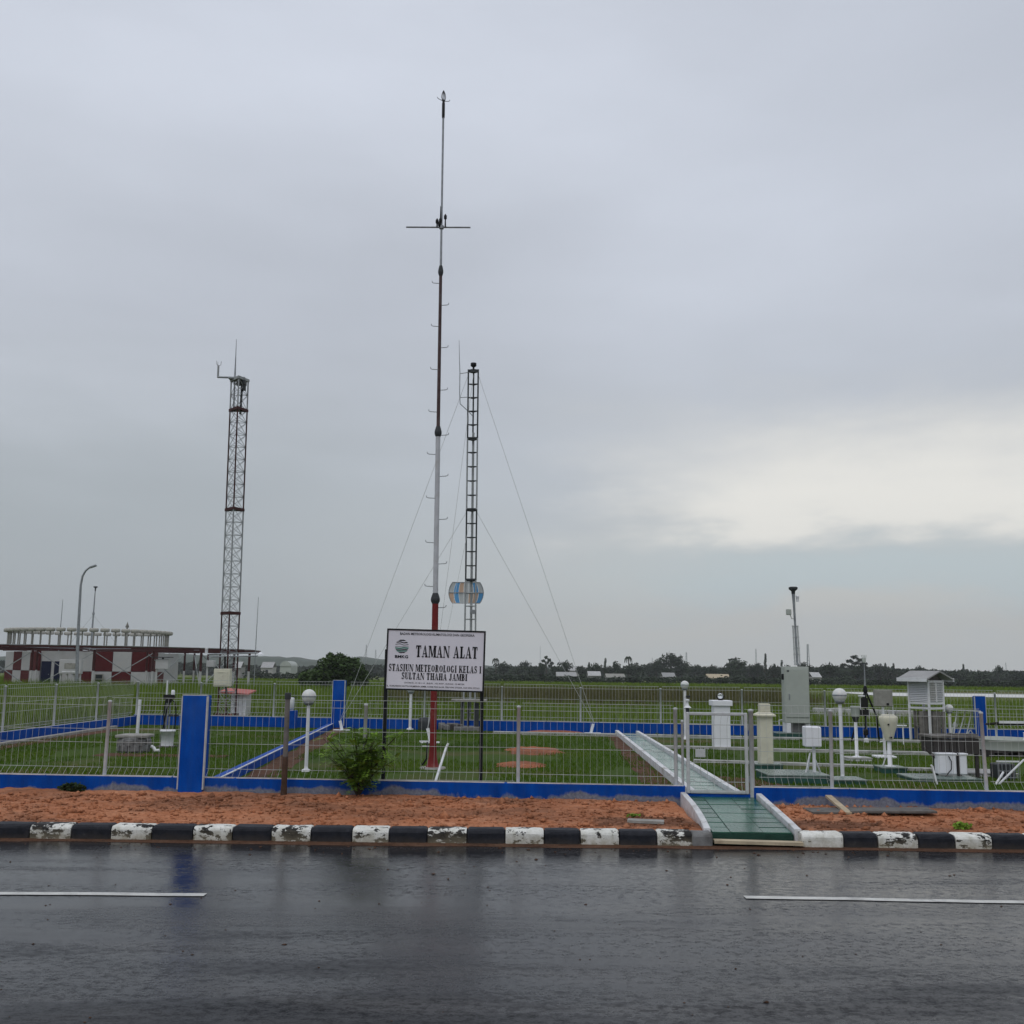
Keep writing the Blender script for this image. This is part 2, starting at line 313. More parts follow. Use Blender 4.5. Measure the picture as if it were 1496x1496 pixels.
# ---------------------------------------------------------------- mesh helpers
class MB:
    def __init__(s): s.v = []; s.f = []; s.sm = []
    def add(s, vs, fs, smooth=False):
        o = len(s.v); s.v += [tuple(v) for v in vs]; s.f += [[i+o for i in f] for f in fs]; s.sm += [smooth]*len(fs); return s
    def box(s, c, d, rz=0, rot=None, bev=0):
        x, y, z = d[0]/2, d[1]/2, d[2]/2; c = Vector(c)
        M = rot if rot is not None else Matrix.Rotation(rz, 3, 'Z')
        if bev > 0:                        # chamfered box: 24 verts
            vs = []; idx = {}
            for sx in (-1, 1):
                for sy in (-1, 1):
                    for sz in (-1, 1):
                        for a in range(3):
                            p = [sx*(x-bev), sy*(y-bev), sz*(z-bev)]; p[a] = (sx*x, sy*y, sz*z)[a]
                            idx[(sx, sy, sz, a)] = len(vs); vs.append(c+M@Vector(p))
            fs = []; S = (-1, 1)
            for q in S:
                fs.append([idx[(q, -1, -1, 0)], idx[(q, 1, -1, 0)], idx[(q, 1, 1, 0)], idx[(q, -1, 1, 0)]])
                fs.append([idx[(-1, q, -1, 1)], idx[(1, q, -1, 1)], idx[(1, q, 1, 1)], idx[(-1, q, 1, 1)]])
                fs.append([idx[(-1, -1, q, 2)], idx[(1, -1, q, 2)], idx[(1, 1, q, 2)], idx[(-1, 1, q, 2)]])
                for w in S:
                    fs.append([idx[(q, w, -1, 0)], idx[(q, w, 1, 0)], idx[(q, w, 1, 1)], idx[(q, w, -1, 1)]])
                    fs.append([idx[(q, -1, w, 0)], idx[(q, 1, w, 0)], idx[(q, 1, w, 2)], idx[(q, -1, w, 2)]])
                    fs.append([idx[(-1, q, w, 1)], idx[(1, q, w, 1)], idx[(1, q, w, 2)], idx[(-1, q, w, 2)]])
                    for u in S: fs.append([idx[(q, w, u, 0)], idx[(q, w, u, 1)], idx[(q, w, u, 2)]])
            return s.add(vs, fs)
        vs = [c+M@Vector((sx*x, sy*y, sz*z)) for sx in (-1, 1) for sy in (-1, 1) for sz in (-1, 1)]
        return s.add(vs, [[0, 1, 3, 2], [4, 6, 7, 5], [0, 4, 5, 1], [2, 3, 7, 6], [0, 2, 6, 4], [1, 5, 7, 3]])
    def bar(s, a, b, w, h=None):           # rectangular bar between two points
        a, b = Vector(a), Vector(b); d = b-a; L = d.length
        if L < 1e-6: return s
        q = d.to_track_quat('Y', 'Z').to_matrix(); return s.box((a+b)/2, (w, L, h or w), rot=q)
    def tube(s, pts, r, n=6, cap=True):
        pts = [Vector(p) for p in pts]; k = len(pts); rr = r if isinstance(r, (list, tuple)) else [r]*k; vs = []; ref = None
        for i, p in enumerate(pts):
            t = (pts[min(i+1, k-1)]-pts[max(i-1, 0)]).normalized()
            if ref is None: ref = Vector((1, 0, 0)) if abs(t.x) < .8 else Vector((0, 1, 0))
            u = (ref-t*ref.dot(t)).normalized(); ref = u; w = t.cross(u)
            vs += [p+(u*math.cos(2*math.pi*j/n)+w*math.sin(2*math.pi*j/n))*rr[i] for j in range(n)]
        fs = [[i*n+j, i*n+(j+1) % n, (i+1)*n+(j+1) % n, (i+1)*n+j] for i in range(k-1) for j in range(n)]
        s.add(vs, fs, n > 5)
        if cap: s.add(vs[:n], [list(range(n))[::-1]]); s.add(vs[-n:], [list(range(n))])
        return s
    def lathe(s, prof, c=(0, 0, 0), n=16, smooth=True, rot=None):
        c = Vector(c); M = rot or Matrix.Identity(3); vs = [c+M@Vector((r*math.cos(2*math.pi*j/n), r*math.sin(2*math.pi*j/n), z)) for r, z in prof for j in range(n)]
        k = len(prof); fs = [[i*n+j, i*n+(j+1) % n, (i+1)*n+(j+1) % n, (i+1)*n+j] for i in range(k-1) for j in range(n)]
        s.add(vs, fs, smooth)
        if prof[0][0] > 1e-4: s.add(vs[:n], [list(range(n))[::-1]])
        if prof[-1][0] > 1e-4: s.add(vs[-n:], [list(range(n))])
        return s
    def ball(s, c, r, n=16, k=8, sz=1):
        return s.lathe([(max(1e-5, r*math.sin(math.pi*i/k)), -r*sz*math.cos(math.pi*i/k)) for i in range(k+1)], c, n)
    def prism(s, poly, a, b):              # poly points in 3D extruded by vector b-a
        d = Vector(b)-Vector(a); n = len(poly); vs = [Vector(p) for p in poly]+[Vector(p)+d for p in poly]
        return s.add(vs, [list(range(n))[::-1], [i+n for i in range(n)]]+[[i, (i+1) % n, (i+1) % n+n, i+n] for i in range(n)])
    def mesh(s, name, m):
        me = bpy.data.meshes.new(name); me.from_pydata(s.v, [], s.f); me.polygons.foreach_set('use_smooth', s.sm)
        me.materials.append(MATS[m]); me.update(); return me
    def build(s, name, m, parent=None, loc=None, rz=0):
        o = bpy.data.objects.new(name, s.mesh(name, m)); COL.objects.link(o)
        if parent: o.parent = parent
        if loc is not None: o.location = loc
        if rz: o.rotation_euler.z = rz
        return o
def inst(name, me, parent=None, loc=(0, 0, 0), rz=0, sc=None):
    o = bpy.data.objects.new(name, me); COL.objects.link(o); o.parent = parent; o.location = loc; o.rotation_euler.z = rz
    if sc: o.scale = sc
    return o
def tag(o, label=None, cat=None, group=None, kind=None):
    for k, v in (('label', label), ('category', cat), ('group', group), ('kind', kind)):
        if v: o[k] = v
    return o
def thing(name, label, cat, loc=(0, 0, 0), rz=0, group=None):
    o = bpy.data.objects.new(name, None); COL.objects.link(o); o.location = loc; o.rotation_euler.z = rz; o.empty_display_size = .1
    return tag(o, label, cat, group)
def struct(o, kind='structure', label=None): o['kind'] = kind; return tag(o, label)
def npmesh(name, V, F, m, parent=None, kind=None):
    me = bpy.data.meshes.new(name); V = np.asarray(V, np.float32); F = np.asarray(F, np.int32); k = F.shape[1]
    me.vertices.add(len(V)); me.vertices.foreach_set('co', V.ravel()); me.loops.add(F.size); me.loops.foreach_set('vertex_index', F.ravel())
    me.polygons.add(len(F)); me.polygons.foreach_set('loop_start', np.arange(0, F.size, k, dtype=np.int32)); me.update(calc_edges=True)
    me.materials.append(MATS[m]); o = bpy.data.objects.new(name, me); COL.objects.link(o); o.parent = parent
    if kind: o['kind'] = kind
    return o

# ================================================================ LARGE STRUCTURE
# near wall line (slightly skewed to the road)
W0 = Gd(0, 1131, .41); W1 = Gd(1496, 1157, .41); WD = (W1-W0); WD.z = 0; WD.normalize(); WN = Vector((-WD.y, WD.x, 0)); WROT = math.atan2(WD.y, WD.x)
def onwall(px, py, off=0.0):              # hit of a sight line with the wall's upright plane (shifted off metres back)
    d = ray(px, py); q = W0+WN*off; t = (Vector((q.x, q.y, 0))-Vector((0, 0, CAM_H))).dot(WN)/d.dot(WN); return Vector((0, 0, CAM_H))+d*t
def wall_s(px, py=1135): return (onwall(px, py)-W0).dot(WD)
def wpt(s, z, off=0.0): p = W0+WD*s+WN*off; return Vector((p.x, p.y, z))
KY = Gd(748, 1234, 0).y                  # foot of the kerb
F0 = Gd(300, 1060, LAWN); F1 = Gd(1440, 1081, LAWN); FD = F1-F0; FD.normalize(); FN = Vector((-FD.y, FD.x, 0)); FROT = math.atan2(FD.y, FD.x)
def farline(x): return F0+FD*((x-F0.x)/FD.x)
LX = -11.3                               # left-hand garden boundary

def grid(name, x0, x1, y0, y1, nx, ny, zf, m, kind='structure'):
    xs = np.linspace(x0, x1, nx+1); ys = np.linspace(y0, y1, ny+1) if not hasattr(y0, '__len__') else None
    V = [(x, y, zf(x, y)) for y in ys for x in xs]; i = np.arange(nx*ny); a = i//nx*(nx+1)+i % nx
    F = np.stack([a, a+1, a+nx+2, a+nx+1], 1); o = npmesh(name, V, F, m); o.data.polygons.foreach_set('use_smooth', [True]*len(F)); o['kind'] = kind; return o
# ground: one sheet out to the horizon; it falls away gently past the grass field
def far_z(y): return .1-2.6*max(0, min(1, (y-120)/180))
yy = [14.9, 31, 60, 120, 150, 180, 210, 240, 270, 300, 500, 1000, 2600]
xx = [-2500, -400, -100, -40, 0, 40, 100, 400, 2500]
V = [(x, y, far_z(y)) for y in yy for x in xx]; nx = len(xx)-1
Fq = [[j*(nx+1)+i, j*(nx+1)+i+1, (j+1)*(nx+1)+i+1, (j+1)*(nx+1)+i] for j in range(len(yy)-1) for i in range(nx)]
struct(npmesh('grass_field', V, Fq, 'field_mat'))
struct(npmesh('roadside_ground', [(-2500, -400, -.05), (2500, -400, -.05), (2500, 15.2, -.05), (-2500, 15.2, -.05)], [[0, 1, 2, 3]], 'brown_soil'))
def road_z(x, y): return .010*noise.noise((x*.35, y*.5, 3))+.004*noise.noise((x*1.5, y*2, 9))-.012*max(0, (y-(KY-1.2))/1.2)
road = grid('road', -60, 60, -4, KY+.10, 480, 128, road_z, 'wet_asphalt')
def verge_z(x, y):
    f = max(0, min(1, (y-KY)/2.6)); base = .135+(.075-.006*max(0, x))*f
    n = noise.fractal((x*.8, y*1.6, 2), .8, 2.2, 4)*.022+noise.noise((x*5, y*9, 5))*.016+abs(noise.noise((x*11, y*20, 8)))*.024
    if 2.30 < x < 3.50: base -= .12*min(1, (x-2.30)/.06, (3.50-x)/.06)
    return base+n*min(1, f*6+.25)
verge = grid('dirt_verge', -24, 24, KY+.14, KY+3.4, 900, 68, verge_z, 'red_soil')
c = MB().box((0, 0, 0), (.05, .04, .03))
# loose clods on the verge
N = 7500; px_ = rng.uniform(-9, 9, N); py_ = KY+.2+rng.uniform(0, 2.3, N); sz = rng.gamma(1.5, .0085, N)+.004
oc = np.array([(1, 0, 0), (0, 1, 0), (-1, 0, 0), (0, -1, 0), (0, 0, .7), (0, 0, -.7)]); of = np.array([(0, 1, 4), (1, 2, 4), (2, 3, 4), (3, 0, 4), (1, 0, 5), (2, 1, 5), (3, 2, 5), (0, 3, 5)])
V = []; Fs = []
for i in range(N):
    if 2.2 < px_[i] < 3.45: continue
    j = oc*sz[i]*rng.uniform(.6, 1.5, (6, 3)); a = rng.uniform(0, 6.28); ca, sa = math.cos(a), math.sin(a)
    j = np.stack([j[:, 0]*ca-j[:, 1]*sa, j[:, 0]*sa+j[:, 1]*ca, j[:, 2]], 1)+(px_[i], py_[i], verge_z(px_[i], py_[i])+sz[i]*.2)
    Fs.append(of+len(V)*6); V.append(j)
npmesh('soil_clods', np.concatenate(V), np.concatenate(Fs), 'red_soil', kind='stuff')
# grit and scraps washed over the road
N = 420; V = []; Fs = []
for i in range(N):
    x, y = rng.uniform(-7, 7), rng.uniform(4, KY-.12)**1.0; sz_ = rng.gamma(1.6, .0028)+.002
    if i % 3 == 0: y = KY-.1-abs(rng.normal(0, .25))
    j = oc*sz_*rng.uniform(.6, 1.8, (6, 3))*(1.4, 1.0, .8)+(x, y, road_z(x, y)+sz_*.3); Fs.append(of+len(V)*6); V.append(j)
npmesh('road_grit', np.concatenate(V), np.concatenate(Fs), 'brown_soil', kind='stuff')
# lawn inside the garden
LNX = 30
lc = [wpt(-16, LAWN, .1), wpt(34, LAWN, .1), farline(30)-FN*.02, farline(LX-.1)-FN*.02]
lc[0] = Vector((LX, W0.y+(LX-W0.x)*WD.y/WD.x+.09, LAWN))
struct(npmesh('lawn', [(p.x, p.y, LAWN) for p in lc], [[0, 1, 2, 3]], 'lawn_mat'))
# ---------------- road markings
def marking(px0, px1, py0, py1, name='lane_marking'):
    a, b = Gd(px0, py0, 0), Gd(px1, py1, 0); n = 40; V = []; 
    for i in range(n+1):
        q = a.lerp(b, i/n)
        for w in (-.055, .055): V.append((q.x, q.y+w, road_z(q.x, q.y+w)+.006))
    Fq = [[2*i, 2*i+2, 2*i+3, 2*i+1] for i in range(n)]
    o = npmesh(name, V, Fq, 'line_paint', road); return o
marking(-170, 300, 1306, 1307.5); marking(1088, 1600, 1312, 1320.5)
# ---------------- kerb of painted blocks
kerb = struct(thing('kerb', 'kerb of alternating black and white painted concrete blocks along the road', None, (0, KY, 0)))
def kerb_block(x0, x1, m, h=.165, tilt=0):
    b = MB(); w = .20; L = x1-x0-.012; prof = [(0, -.02), (.0, h*.72), (.012, h*.86), (.035, h*.97), (.06, h), (w, h), (w, -.02)]; k = len(prof); vs = []
    segs = [0, .06, .3, .7, .94, 1]
    for j, t in enumerate(segs):
        e = .010 if j in (0, len(segs)-1) else 0
        vs += [(x0+.006+L*t, y+e+random.uniform(-.003, .003), max(-.02, z-e*(z > .05))+(random.uniform(-.003, .003) if z > 0 else 0)) for y, z in prof]
    fs = [[j*k+i, j*k+i+1, (j+1)*k+i+1, (j+1)*k+i] for j in range(len(segs)-1) for i in range(k-1)]
    b.add(vs, fs, False); b.add(vs[:k], [list(range(k))]); b.add(vs[-k:], [list(range(k))[::-1]])
    return b.build('kerb_block', m, kerb)
kb = [42, 103, 161, 221, 281, 339, 396, 454, 514, 568, 624, 682, 738, 795, 848, 905, 960]
kx = [P(x, 1220, KY).x for x in kb]
first = kx[0]-.455
xs = [first-.455*i for i in range(9, 0, -1)]+[first]+kx
for i in range(len(xs)-1): kerb_block(xs[i], xs[i+1], 'kerb_white' if (i-10) % 2 == 0 else 'kerb_black')
x960, x1012, x1042, x1172 = [P(x, 1222, KY).x for x in (960, 1012, 1042, 1172)]
kerb_block(x960, x1012, 'kerb_white'); o = kerb_block(x1012-.012, x1042, 'concrete_dark', .155); o['label'] = 'bare broken concrete end of the kerb'
xr = [P(x, 1225, KY).x for x in (1172, 1233, 1283, 1342, 1396, 1450)]; xr += [xr[-1]+.43*i for i in range(1, 9)]
for i in range(len(xr)-1): kerb_block(xr[i], xr[i+1], 'kerb_white' if i % 2 == 0 else 'kerb_black')
# muddy gutter silt
g = MB(); V = []; 
for i in range(241):
    x = -24+i*.2; w = .10+.05*noise.noise((x*.9, 1, 4))
    V += [(x, KY-w, road_z(x, KY-w)+.002), (x, KY+.01, .012)]
struct(npmesh('gutter_silt', V, [[2*i, 2*i+2, 2*i+3, 2*i+1] for i in range(240)], 'brown_soil'))

# ================================================================ WALLS AND FENCES
def low_wall(a, b, z0, z1, th, label, m, cat='wall', capm=None):
    a = Vector((a.x, a.y, 0)); b = Vector((b.x, b.y, 0)); d = b-a; L = d.length; t = thing('low_wall', label, cat, (a.x, a.y, z0), math.atan2(d.y, d.x))
    n = max(2, int(L/1.2)); mb = MB(); vs = []
    for i in range(n+1):
        x = L*i/n; j = random.uniform(-.004, .004) if 0 < i < n else 0
        vs += [(x, -th/2, 0), (x, -th/2+j, z1-z0-.01), (x, -th/2+.012+j, z1-z0), (x, th/2-.012, z1-z0), (x, th/2, z1-z0-.01), (x, th/2, 0)]
    mb.add(vs, [[i*6+j, (i+1)*6+j, (i+1)*6+j+1, i*6+j+1] for i in range(n) for j in range(5)]); mb.add(vs[:6], [list(range(6))[::-1]]); mb.add(vs[-6:], [list(range(6))])
    mb.build('wall_body', m, t)
    if capm:                               # pale painted strip on the top edge
        q = MB(); x = 0
        while x < L-.05:
            w = min(random.uniform(.9, 2.6), L-x); q.box((x+w/2, -th/2+.018, z1-z0+.004), (w-random.uniform(.0, .05), .03, .012)); x += w
        q.build('top_edge', capm, t)
    return t
sG0, sG1 = wall_s(1001, 1150), wall_s(1099, 1155)
ZW = .41
low_wall(wpt(-8, 0, .06), wpt(sG0, 0, .06), -.05, ZW, .12, 'long low blue wall with flaking paint beside the dirt verge left of the gate', 'blue_wall', capm='edge_white')
low_wall(wpt(sG1, 0, .06), wpt(28, 0, .06), -.05, ZW, .12, 'low blue wall with bare grey render at its foot right of the gate', 'blue_wall', capm='edge_white')
low_wall(wpt(sG0+.015, 0, .07), wpt(sG1-.015, 0, .07), -.05, ZW-.10, .10, 'short lower blue sill wall under the mesh gate', 'blue_paint')
FWL, FWR = farline(LX), farline(26)
low_wall(FWL, FWR, 0, .20+.29, .14, 'blue wall at the back of the garden along the grass field', 'blue_paint', capm='edge_white')
low_wall(Vector((LX-.35, 13.5, 0)), Vector((LX, FWL.y-.08, 0)), 0, .20+.25, .14, 'blue wall along the left side of the garden by the tall grass', 'blue_paint', capm='edge_white')
dv0 = onwall(303, 1130, .2); dv1 = Gd(486, 1062)
low_wall(Vector((dv0.x, dv0.y, 0)), dv1, LAWN-.05, LAWN+.13, .17, 'low blue dividing kerb crossing the lawn between two blue pillars', 'blue_paint', capm='edge_white')
# ------- fences of galvanised weld mesh with folded edges
PAN = {}
def panel_mesh(L, zs, tipdir, r, pitch=.093):
    key = (round(L, 3), tuple(zs), tipdir, r)
    if key in PAN: return PAN[key]
    zb0, zb1, zm1, zm2, zt1, zt0 = zs; mb = MB(); n = max(2, int(round(L/pitch))); e = -.115
    prof = [(e*tipdir, zb0+.01), (0, zb1), (0, zt1), (.02, zt0)]
    for i in range(n):
        x = L*(i+.5)/n
        mb.tube([(x, y, z) for y, z in prof], r, 3, cap=False)
    for y, z in ((e*tipdir, zb0+.01), (0, zb1), (0, zm1), (0, zm2), (0, zt1), (.02, zt0)):
        mb.tube([(.015, y-.004, z), (L-.015, y-.004, z)], r*1.5, 4, cap=False)
    PAN[key] = mb.mesh('mesh_panel', 'wire'); return PAN[key]
def post_mesh(h, r):
    return MB().lathe([(r*1.02, 0), (r, .03), (r, h-.03), (r*1.15, h-.028), (r*1.12, h), (.001, h+.008)], n=10).mesh('post', 'galvanised')
def fence(a, rz, label, stops, panels, zs, r, ph, pr, tip=1, lean=None, droop=0):
    t = thing('mesh_fence', label, 'fence', a, rz); pm = post_mesh(ph, pr)
    for i, s_ in enumerate(stops):
        o = inst('post', pm, t, (s_, .03, 0))
        if lean and i in lean: o.rotation_euler.y = lean[i]
    for s0, s1 in panels:
        L = s1-s0-.06
        o = inst('mesh_panel', panel_mesh(round(L, 2), zs, tip, r), t, (s0+.03, -.005, random.uniform(-.008, .008)))
        o.rotation_euler = (random.uniform(-.008, .008), random.uniform(-.004, .004), 0)
    return t
zn = (0.015, .125, .475, .665, 1.0, 1.105)
o0 = wpt(0, ZW, .06)
sl = {p: wall_s(p, 1080) for p in (152, 266, 298, 531, 757, 988, 1100, 1215.5, 1441)}
bay = sl[757]-sl[531]
st = [sl[152]-bay*k for k in (2, 1)]+[sl[152], sl[531], sl[757], sl[988]]
pn = [(sl[152]-2*bay, sl[152]-bay), (sl[152]-bay, sl[152]), (sl[152], sl[266]), (sl[298], sl[531]), (sl[531], sl[757]), (sl[757], sl[988])]
fence(o0, WROT, 'white wire mesh fence on the long blue wall in front of the sign', st, pn, zn, .0021, 1.06, .026, lean={2: .012, 3: 0.004})
st = [sl[1215.5], sl[1441], sl[1441]+bay, sl[1441]+2*bay]
pn = [(sl[1100]+.04, sl[1215.5]), (sl[1215.5], sl[1441]), (sl[1441], sl[1441]+bay), (sl[1441]+bay, sl[1441]+2*bay)]
fence(o0, WROT, 'white wire mesh fence right of the gate in front of the louvred screen', st, pn, zn, .0021, 1.06, .026, lean={0: .012, 1: -.02})
# gate
gt = thing('garden_gate', 'closed grey tube gate filled with wire mesh at the top of the green ramp', 'gate', wpt(0, .0, .03), WROT)
gz0, gz1 = .30, 1.42; ga, gb = wall_s(1005.5, 1100), wall_s(1091, 1100); ghp = wall_s(1098.5, 1100)
def grow(py): return onwall(1048, py).z
gz0, gz1 = grow(1160), grow(1041)
fr = MB(); 
for x in (ga, gb): fr.box((x, 0, (gz0+gz1)/2), (.045, .045, gz1-gz0), bev=.008)
for z in (gz0+.02, gz1-.02): fr.box(((ga+gb)/2, 0, z), (gb-ga-.047, .042, .042), bev=.008)
fr.build('gate_frame', 'galvanised', gt)
w = MB(); n = 8
for i in range(n):
    x = ga+.03+(gb-ga-.06)*(i+.5)/n
    w.tube([(x, -.06, gz0+.05), (x, 0, gz0+.16), (x, 0, gz1-.17), (x+.03, .07, gz1-.045)], .0034, 3, cap=False)
for z, y in ((gz0+.05, -.06), (gz0+.16, 0), (gz0+.42, 0), (gz0+.75, 0), (gz1-.17, 0)): w.tube([(ga+.02, y, z), (gb-.02, y, z)], .004, 4, cap=False)
w.build('mesh_infill', 'wire', gt)
MB().box((ga+.17, -.012, grow(1101)), (.14, .012, .11), bev=.004).build('latch_plate', 'galvanised', gt)
for z in (gz0+.2, gz1-.2): h = MB(); h.lathe([(.02, -.04), (.02, .04)], ((gb+ghp)/2, 0, z), 8); h.build('hinge', 'steel_grey', gt)
gp = thing('gate_post', 'grey tubular hinge post beside the gate', 'post', wpt(ghp, 0, .03))
inst('post', post_mesh(grow(1036), .035), gp, (0, 0, 0))
gp = thing('gate_post', 'thin grey latch post left of the gate against the long wall', 'post', wpt(wall_s(1001, 1100)-.10, 0, .03)); gp.location = wpt(sl[988]+.09, 0, .05)
inst('post', post_mesh(1.3, .018), gp)
# back and side fences
zf = (0.015, .11, .40, .60, .90, .985)
zt = P(770, 1000, farline(0).y).z; k = (zt-.49)/.985; zf = tuple(z*k for z in zf)
def fs(px): return (Vector((P(px, 1030, farline(0).y).x, 0, 0)).x-F0.x)/FD.x
bo = farline(F0.x)
sp = [fs(733)+2.28*i for i in range(-5, 9)]
sp = [s_ for s_ in sp if s_ > (LX-F0.x)/FD.x+.5]; s_l = (LX-F0.x)/FD.x
pil = (fs(486), fs(504)); allst = [s_l+.02]+sp; pn = []
for a, b in zip(allst[:-1], allst[1:]):
    if a < pil[0] < b: pn += [(a, pil[0]), (pil[1], b)] if b-pil[1] > .3 else [(a, pil[0])]
    elif pil[0] <= a < pil[1]: pn += [(pil[1], b)]
    else: pn.append((a, b))
fence(Vector((bo.x, bo.y, .49)), FROT, 'pale wire mesh fence on the blue wall at the back of the garden', [s_ for s_ in allst if not pil[0]-.1 < s_ < pil[1]+.1], pn, zf, .0031, zf[-1]-.06, .028)
n = 7; ll = (FWL.y-.2-13.6); st = [ll*i/n for i in range(n+1)]
la = Vector((LX-.35, 13.6, .45)); lrz = math.atan2(FWL.y-13.6, .35)
fence(la, lrz, 'pale wire mesh fence along the left side of the garden', st[:-1], list(zip(st[:-1], st[1:])), zf, .0031, zf[-1]-.02, .028, tip=-1)
# pillars
def pillar(c, w, d, z0, z1, rz, label, trim=True):
    t = thing('pillar', label, 'pillar', (c.x, c.y, z0), rz); h = z1-z0
    MB().box((0, 0, h/2), (w, d, h), bev=.008).build('pillar_body', 'blue_paint', t)
    q = MB()
    for sx in (-1, 1): q.box((sx*(w/2+.008), -d/2+.03, h/2+.12), (.018, .05, h-.26))
    q.box((0, -d/2+.03, h+.006), (w+.02, .05, .012))
    q.build('edge_trim', 'galvanised', t); return t
a, b = onwall(264.5, 1100), onwall(299.5, 1100); w_ = (b-a).length
pillar(wpt(wall_s(282, 1100), 0, .05), w_, .22, 0.0, onwall(282, 1016).z, WROT, 'wide bright blue pillar in the front wall beside the dividing kerb')
q = farline(P(495.5, 1030, farline(-5).y).x); pillar(Vector((q.x, q.y-.02, 0)), 17*q.y/1500, .22, .02, P(495, 994, q.y).z, FROT, 'blue pillar in the back wall at the end of the dividing kerb')
q = farline(P(1429.5, 1040, farline(12.5).y).x); pillar(Vector((q.x, q.y-.02, 0)), 14*q.y/1500, .22, .02, P(1429, 1017, q.y).z, FROT, 'blue pillar in the back wall behind the solar panel rack')

# ================================================================ PATHS
pth = struct(thing('garden_path', 'raised tiled path with white edges running through the lawn from the gate', None, (0, 0, 0)))
n0 = [onwall(1012, 1152, .35), onwall(1078, 1155, .35)]; f0 = [Gd(901, 1073), Gd(931, 1074)]
for p in n0+f0: p.z = LAWN
def lerp4(a, b, c_, d, u, v): return (a.lerp(b, u)).lerp(c_.lerp(d, u), v)
ew = .07
for side in (0, 1):
    a, b = n0[side], f0[side]; nseg = 7
    for i in range(nseg):
        p, q = a.lerp(b, i/nseg), a.lerp(b, (i+.995)/nseg)
        MB().bar((p.x, p.y, LAWN+.055), (q.x, q.y, LAWN+.055), .085, .13).build('edge_kerb', 'edge_white', pth)
MB().add([(p.x, p.y, LAWN+.042) for p in (n0[0], n0[1], f0[1], f0[0])], [[0, 1, 2, 3]]).build('joint_bed', 'joint_dark', pth)
rows = 34
for i in range(rows):
    for c_ in range(2):
        u0, u1 = (.10, .497) if c_ == 0 else (.503, .90); v0, v1 = i/rows+.0008, (i+1)/rows-.0008
        q = [lerp4(n0[0], n0[1], f0[0], f0[1], u, v) for u, v in ((u0, v0), (u1, v0), (u1, v1), (u0, v1))]; z = LAWN+.052+random.uniform(-.003, .003); dz = random.uniform(-.002, .002)
        MB().prism([(p.x, p.y, LAWN+.03+(dz if k_ > 1 else 0)) for k_, p in enumerate(q)], (0, 0, 0), (0, 0, z-LAWN-.03)).build('tile', 'tile_wet_sheen', pth)
# entrance ramp
rp = struct(thing('entrance_ramp', 'green tiled ramp with white edges from the road up to the gate', None, (0, 0, 0)))
rn = [P(1040, 1213, KY+.22), P(1159, 1215, KY+.22)]; rf = [onwall(1004, 1163), onwall(1103, 1164)]
zN, zF = .13, .275
for p in rn: p.z = zN
for p in rf: p.z = zF
rq = lambda u, v: lerp4(rn[0], rn[1], rf[0], rf[1], u, v)
MB().prism([rq(0, 0)-Vector((0, 0, .14)), rq(1, 0)-Vector((0, 0, .14)), rq(1, 1)-Vector((0, 0, .14)), rq(0, 1)-Vector((0, 0, .14))], (0, 0, 0), (0, 0, .125)).build('ramp_base', 'joint_dark', rp)
cols = [(.012, .225, 8), (.235, .63, 4), (.636, .985, 8)]
for u0, u1, nr in cols:
    for i in range(nr):
        g_ = .008; q = [rq(u, v)+Vector((0, 0, -.012)) for u, v in ((u0, i/nr+g_), (u1, i/nr+g_), (u1, (i+1)/nr-g_), (u0, (i+1)/nr-g_))]
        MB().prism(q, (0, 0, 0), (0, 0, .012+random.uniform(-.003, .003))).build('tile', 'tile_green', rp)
for side in (0, 1):
    o_ = -.06 if side == 0 else .05; nseg = 6; pts = []
    for i in range(nseg+1):
        p = rn[side].lerp(rf[side], i/nseg); pts.append(Vector((p.x+o_+(.035*math.sin(i/nseg*3.1) if side == 0 else -.0), p.y-.02, p.z+.035)))
    mb = MB(); vs = []
    for p in pts:
        jz = random.uniform(-.006, .006); vs += [p+Vector(d) for d in ((-.04, 0, -.2), (-.038, 0, .010+jz), (-.03, 0, .018+jz), (.032, 0, .018+jz), (.04, 0, .010), (.04, 0, -.2))]
    mb.add(vs, [[i*6+j, (i+1)*6+j, (i+1)*6+j+1, i*6+j+1] for i in range(nseg) for j in range(5)]); mb.add(vs[:6], [list(range(6))]); mb.add(vs[-6:], [list(range(6))[::-1]])
    mb.build('edge_kerb', 'edge_white', rp)
# plank in the kerb gap
pa, pb = P(1043, 1221, KY+.04), P(1172, 1227, KY+.02)
tag(MB().bar((pa.x, KY+.06, .055), (pb.x, KY+.02, .045), .13, .035).build('timber_plank', 'wood_pale'), 'muddy pale timber plank lying in the kerb gap below the green ramp', 'plank')
# narrow plinth strips across the right-hand lawn
def strip(px0, px1, py0, py1, dep, h, label, top='edge_worn'):
    a, b = Gd(px0, py0), Gd(px1, py1); t = thing('edging_strip', label, 'edging', (a.x, a.y, LAWN), math.atan2(b.y-a.y, b.x-a.x)); L = (b-a).length; x = 0; q = MB()
    nseg = max(1, int(L/2.2)); 
    for i in range(nseg):
        MB().box((L*(i+.5)/nseg, dep/2, h/2+random.uniform(-.012, .006)), (L/nseg-.015, dep, h+.02), rz=random.uniform(-.006, .006), bev=.008).build('slab', top, t)
    return t
strip(720, 1345, 1071.5, 1085, .16, .05, 'thin white concrete edging crossing the lawn near the back wall')
strip(962, 1462, 1093.5, 1104.5, .18, .05, 'thin white concrete edging crossing the lawn behind the white pillar')
strip(1012, 1300, 1113.5, 1123, .16, .045, 'thin white edging on the lawn between the gate and the rain gauge plinth')
strip(1318, 1480, 1126, 1130, .16, .05, 'thin white edging on the lawn beside the grey table legs')

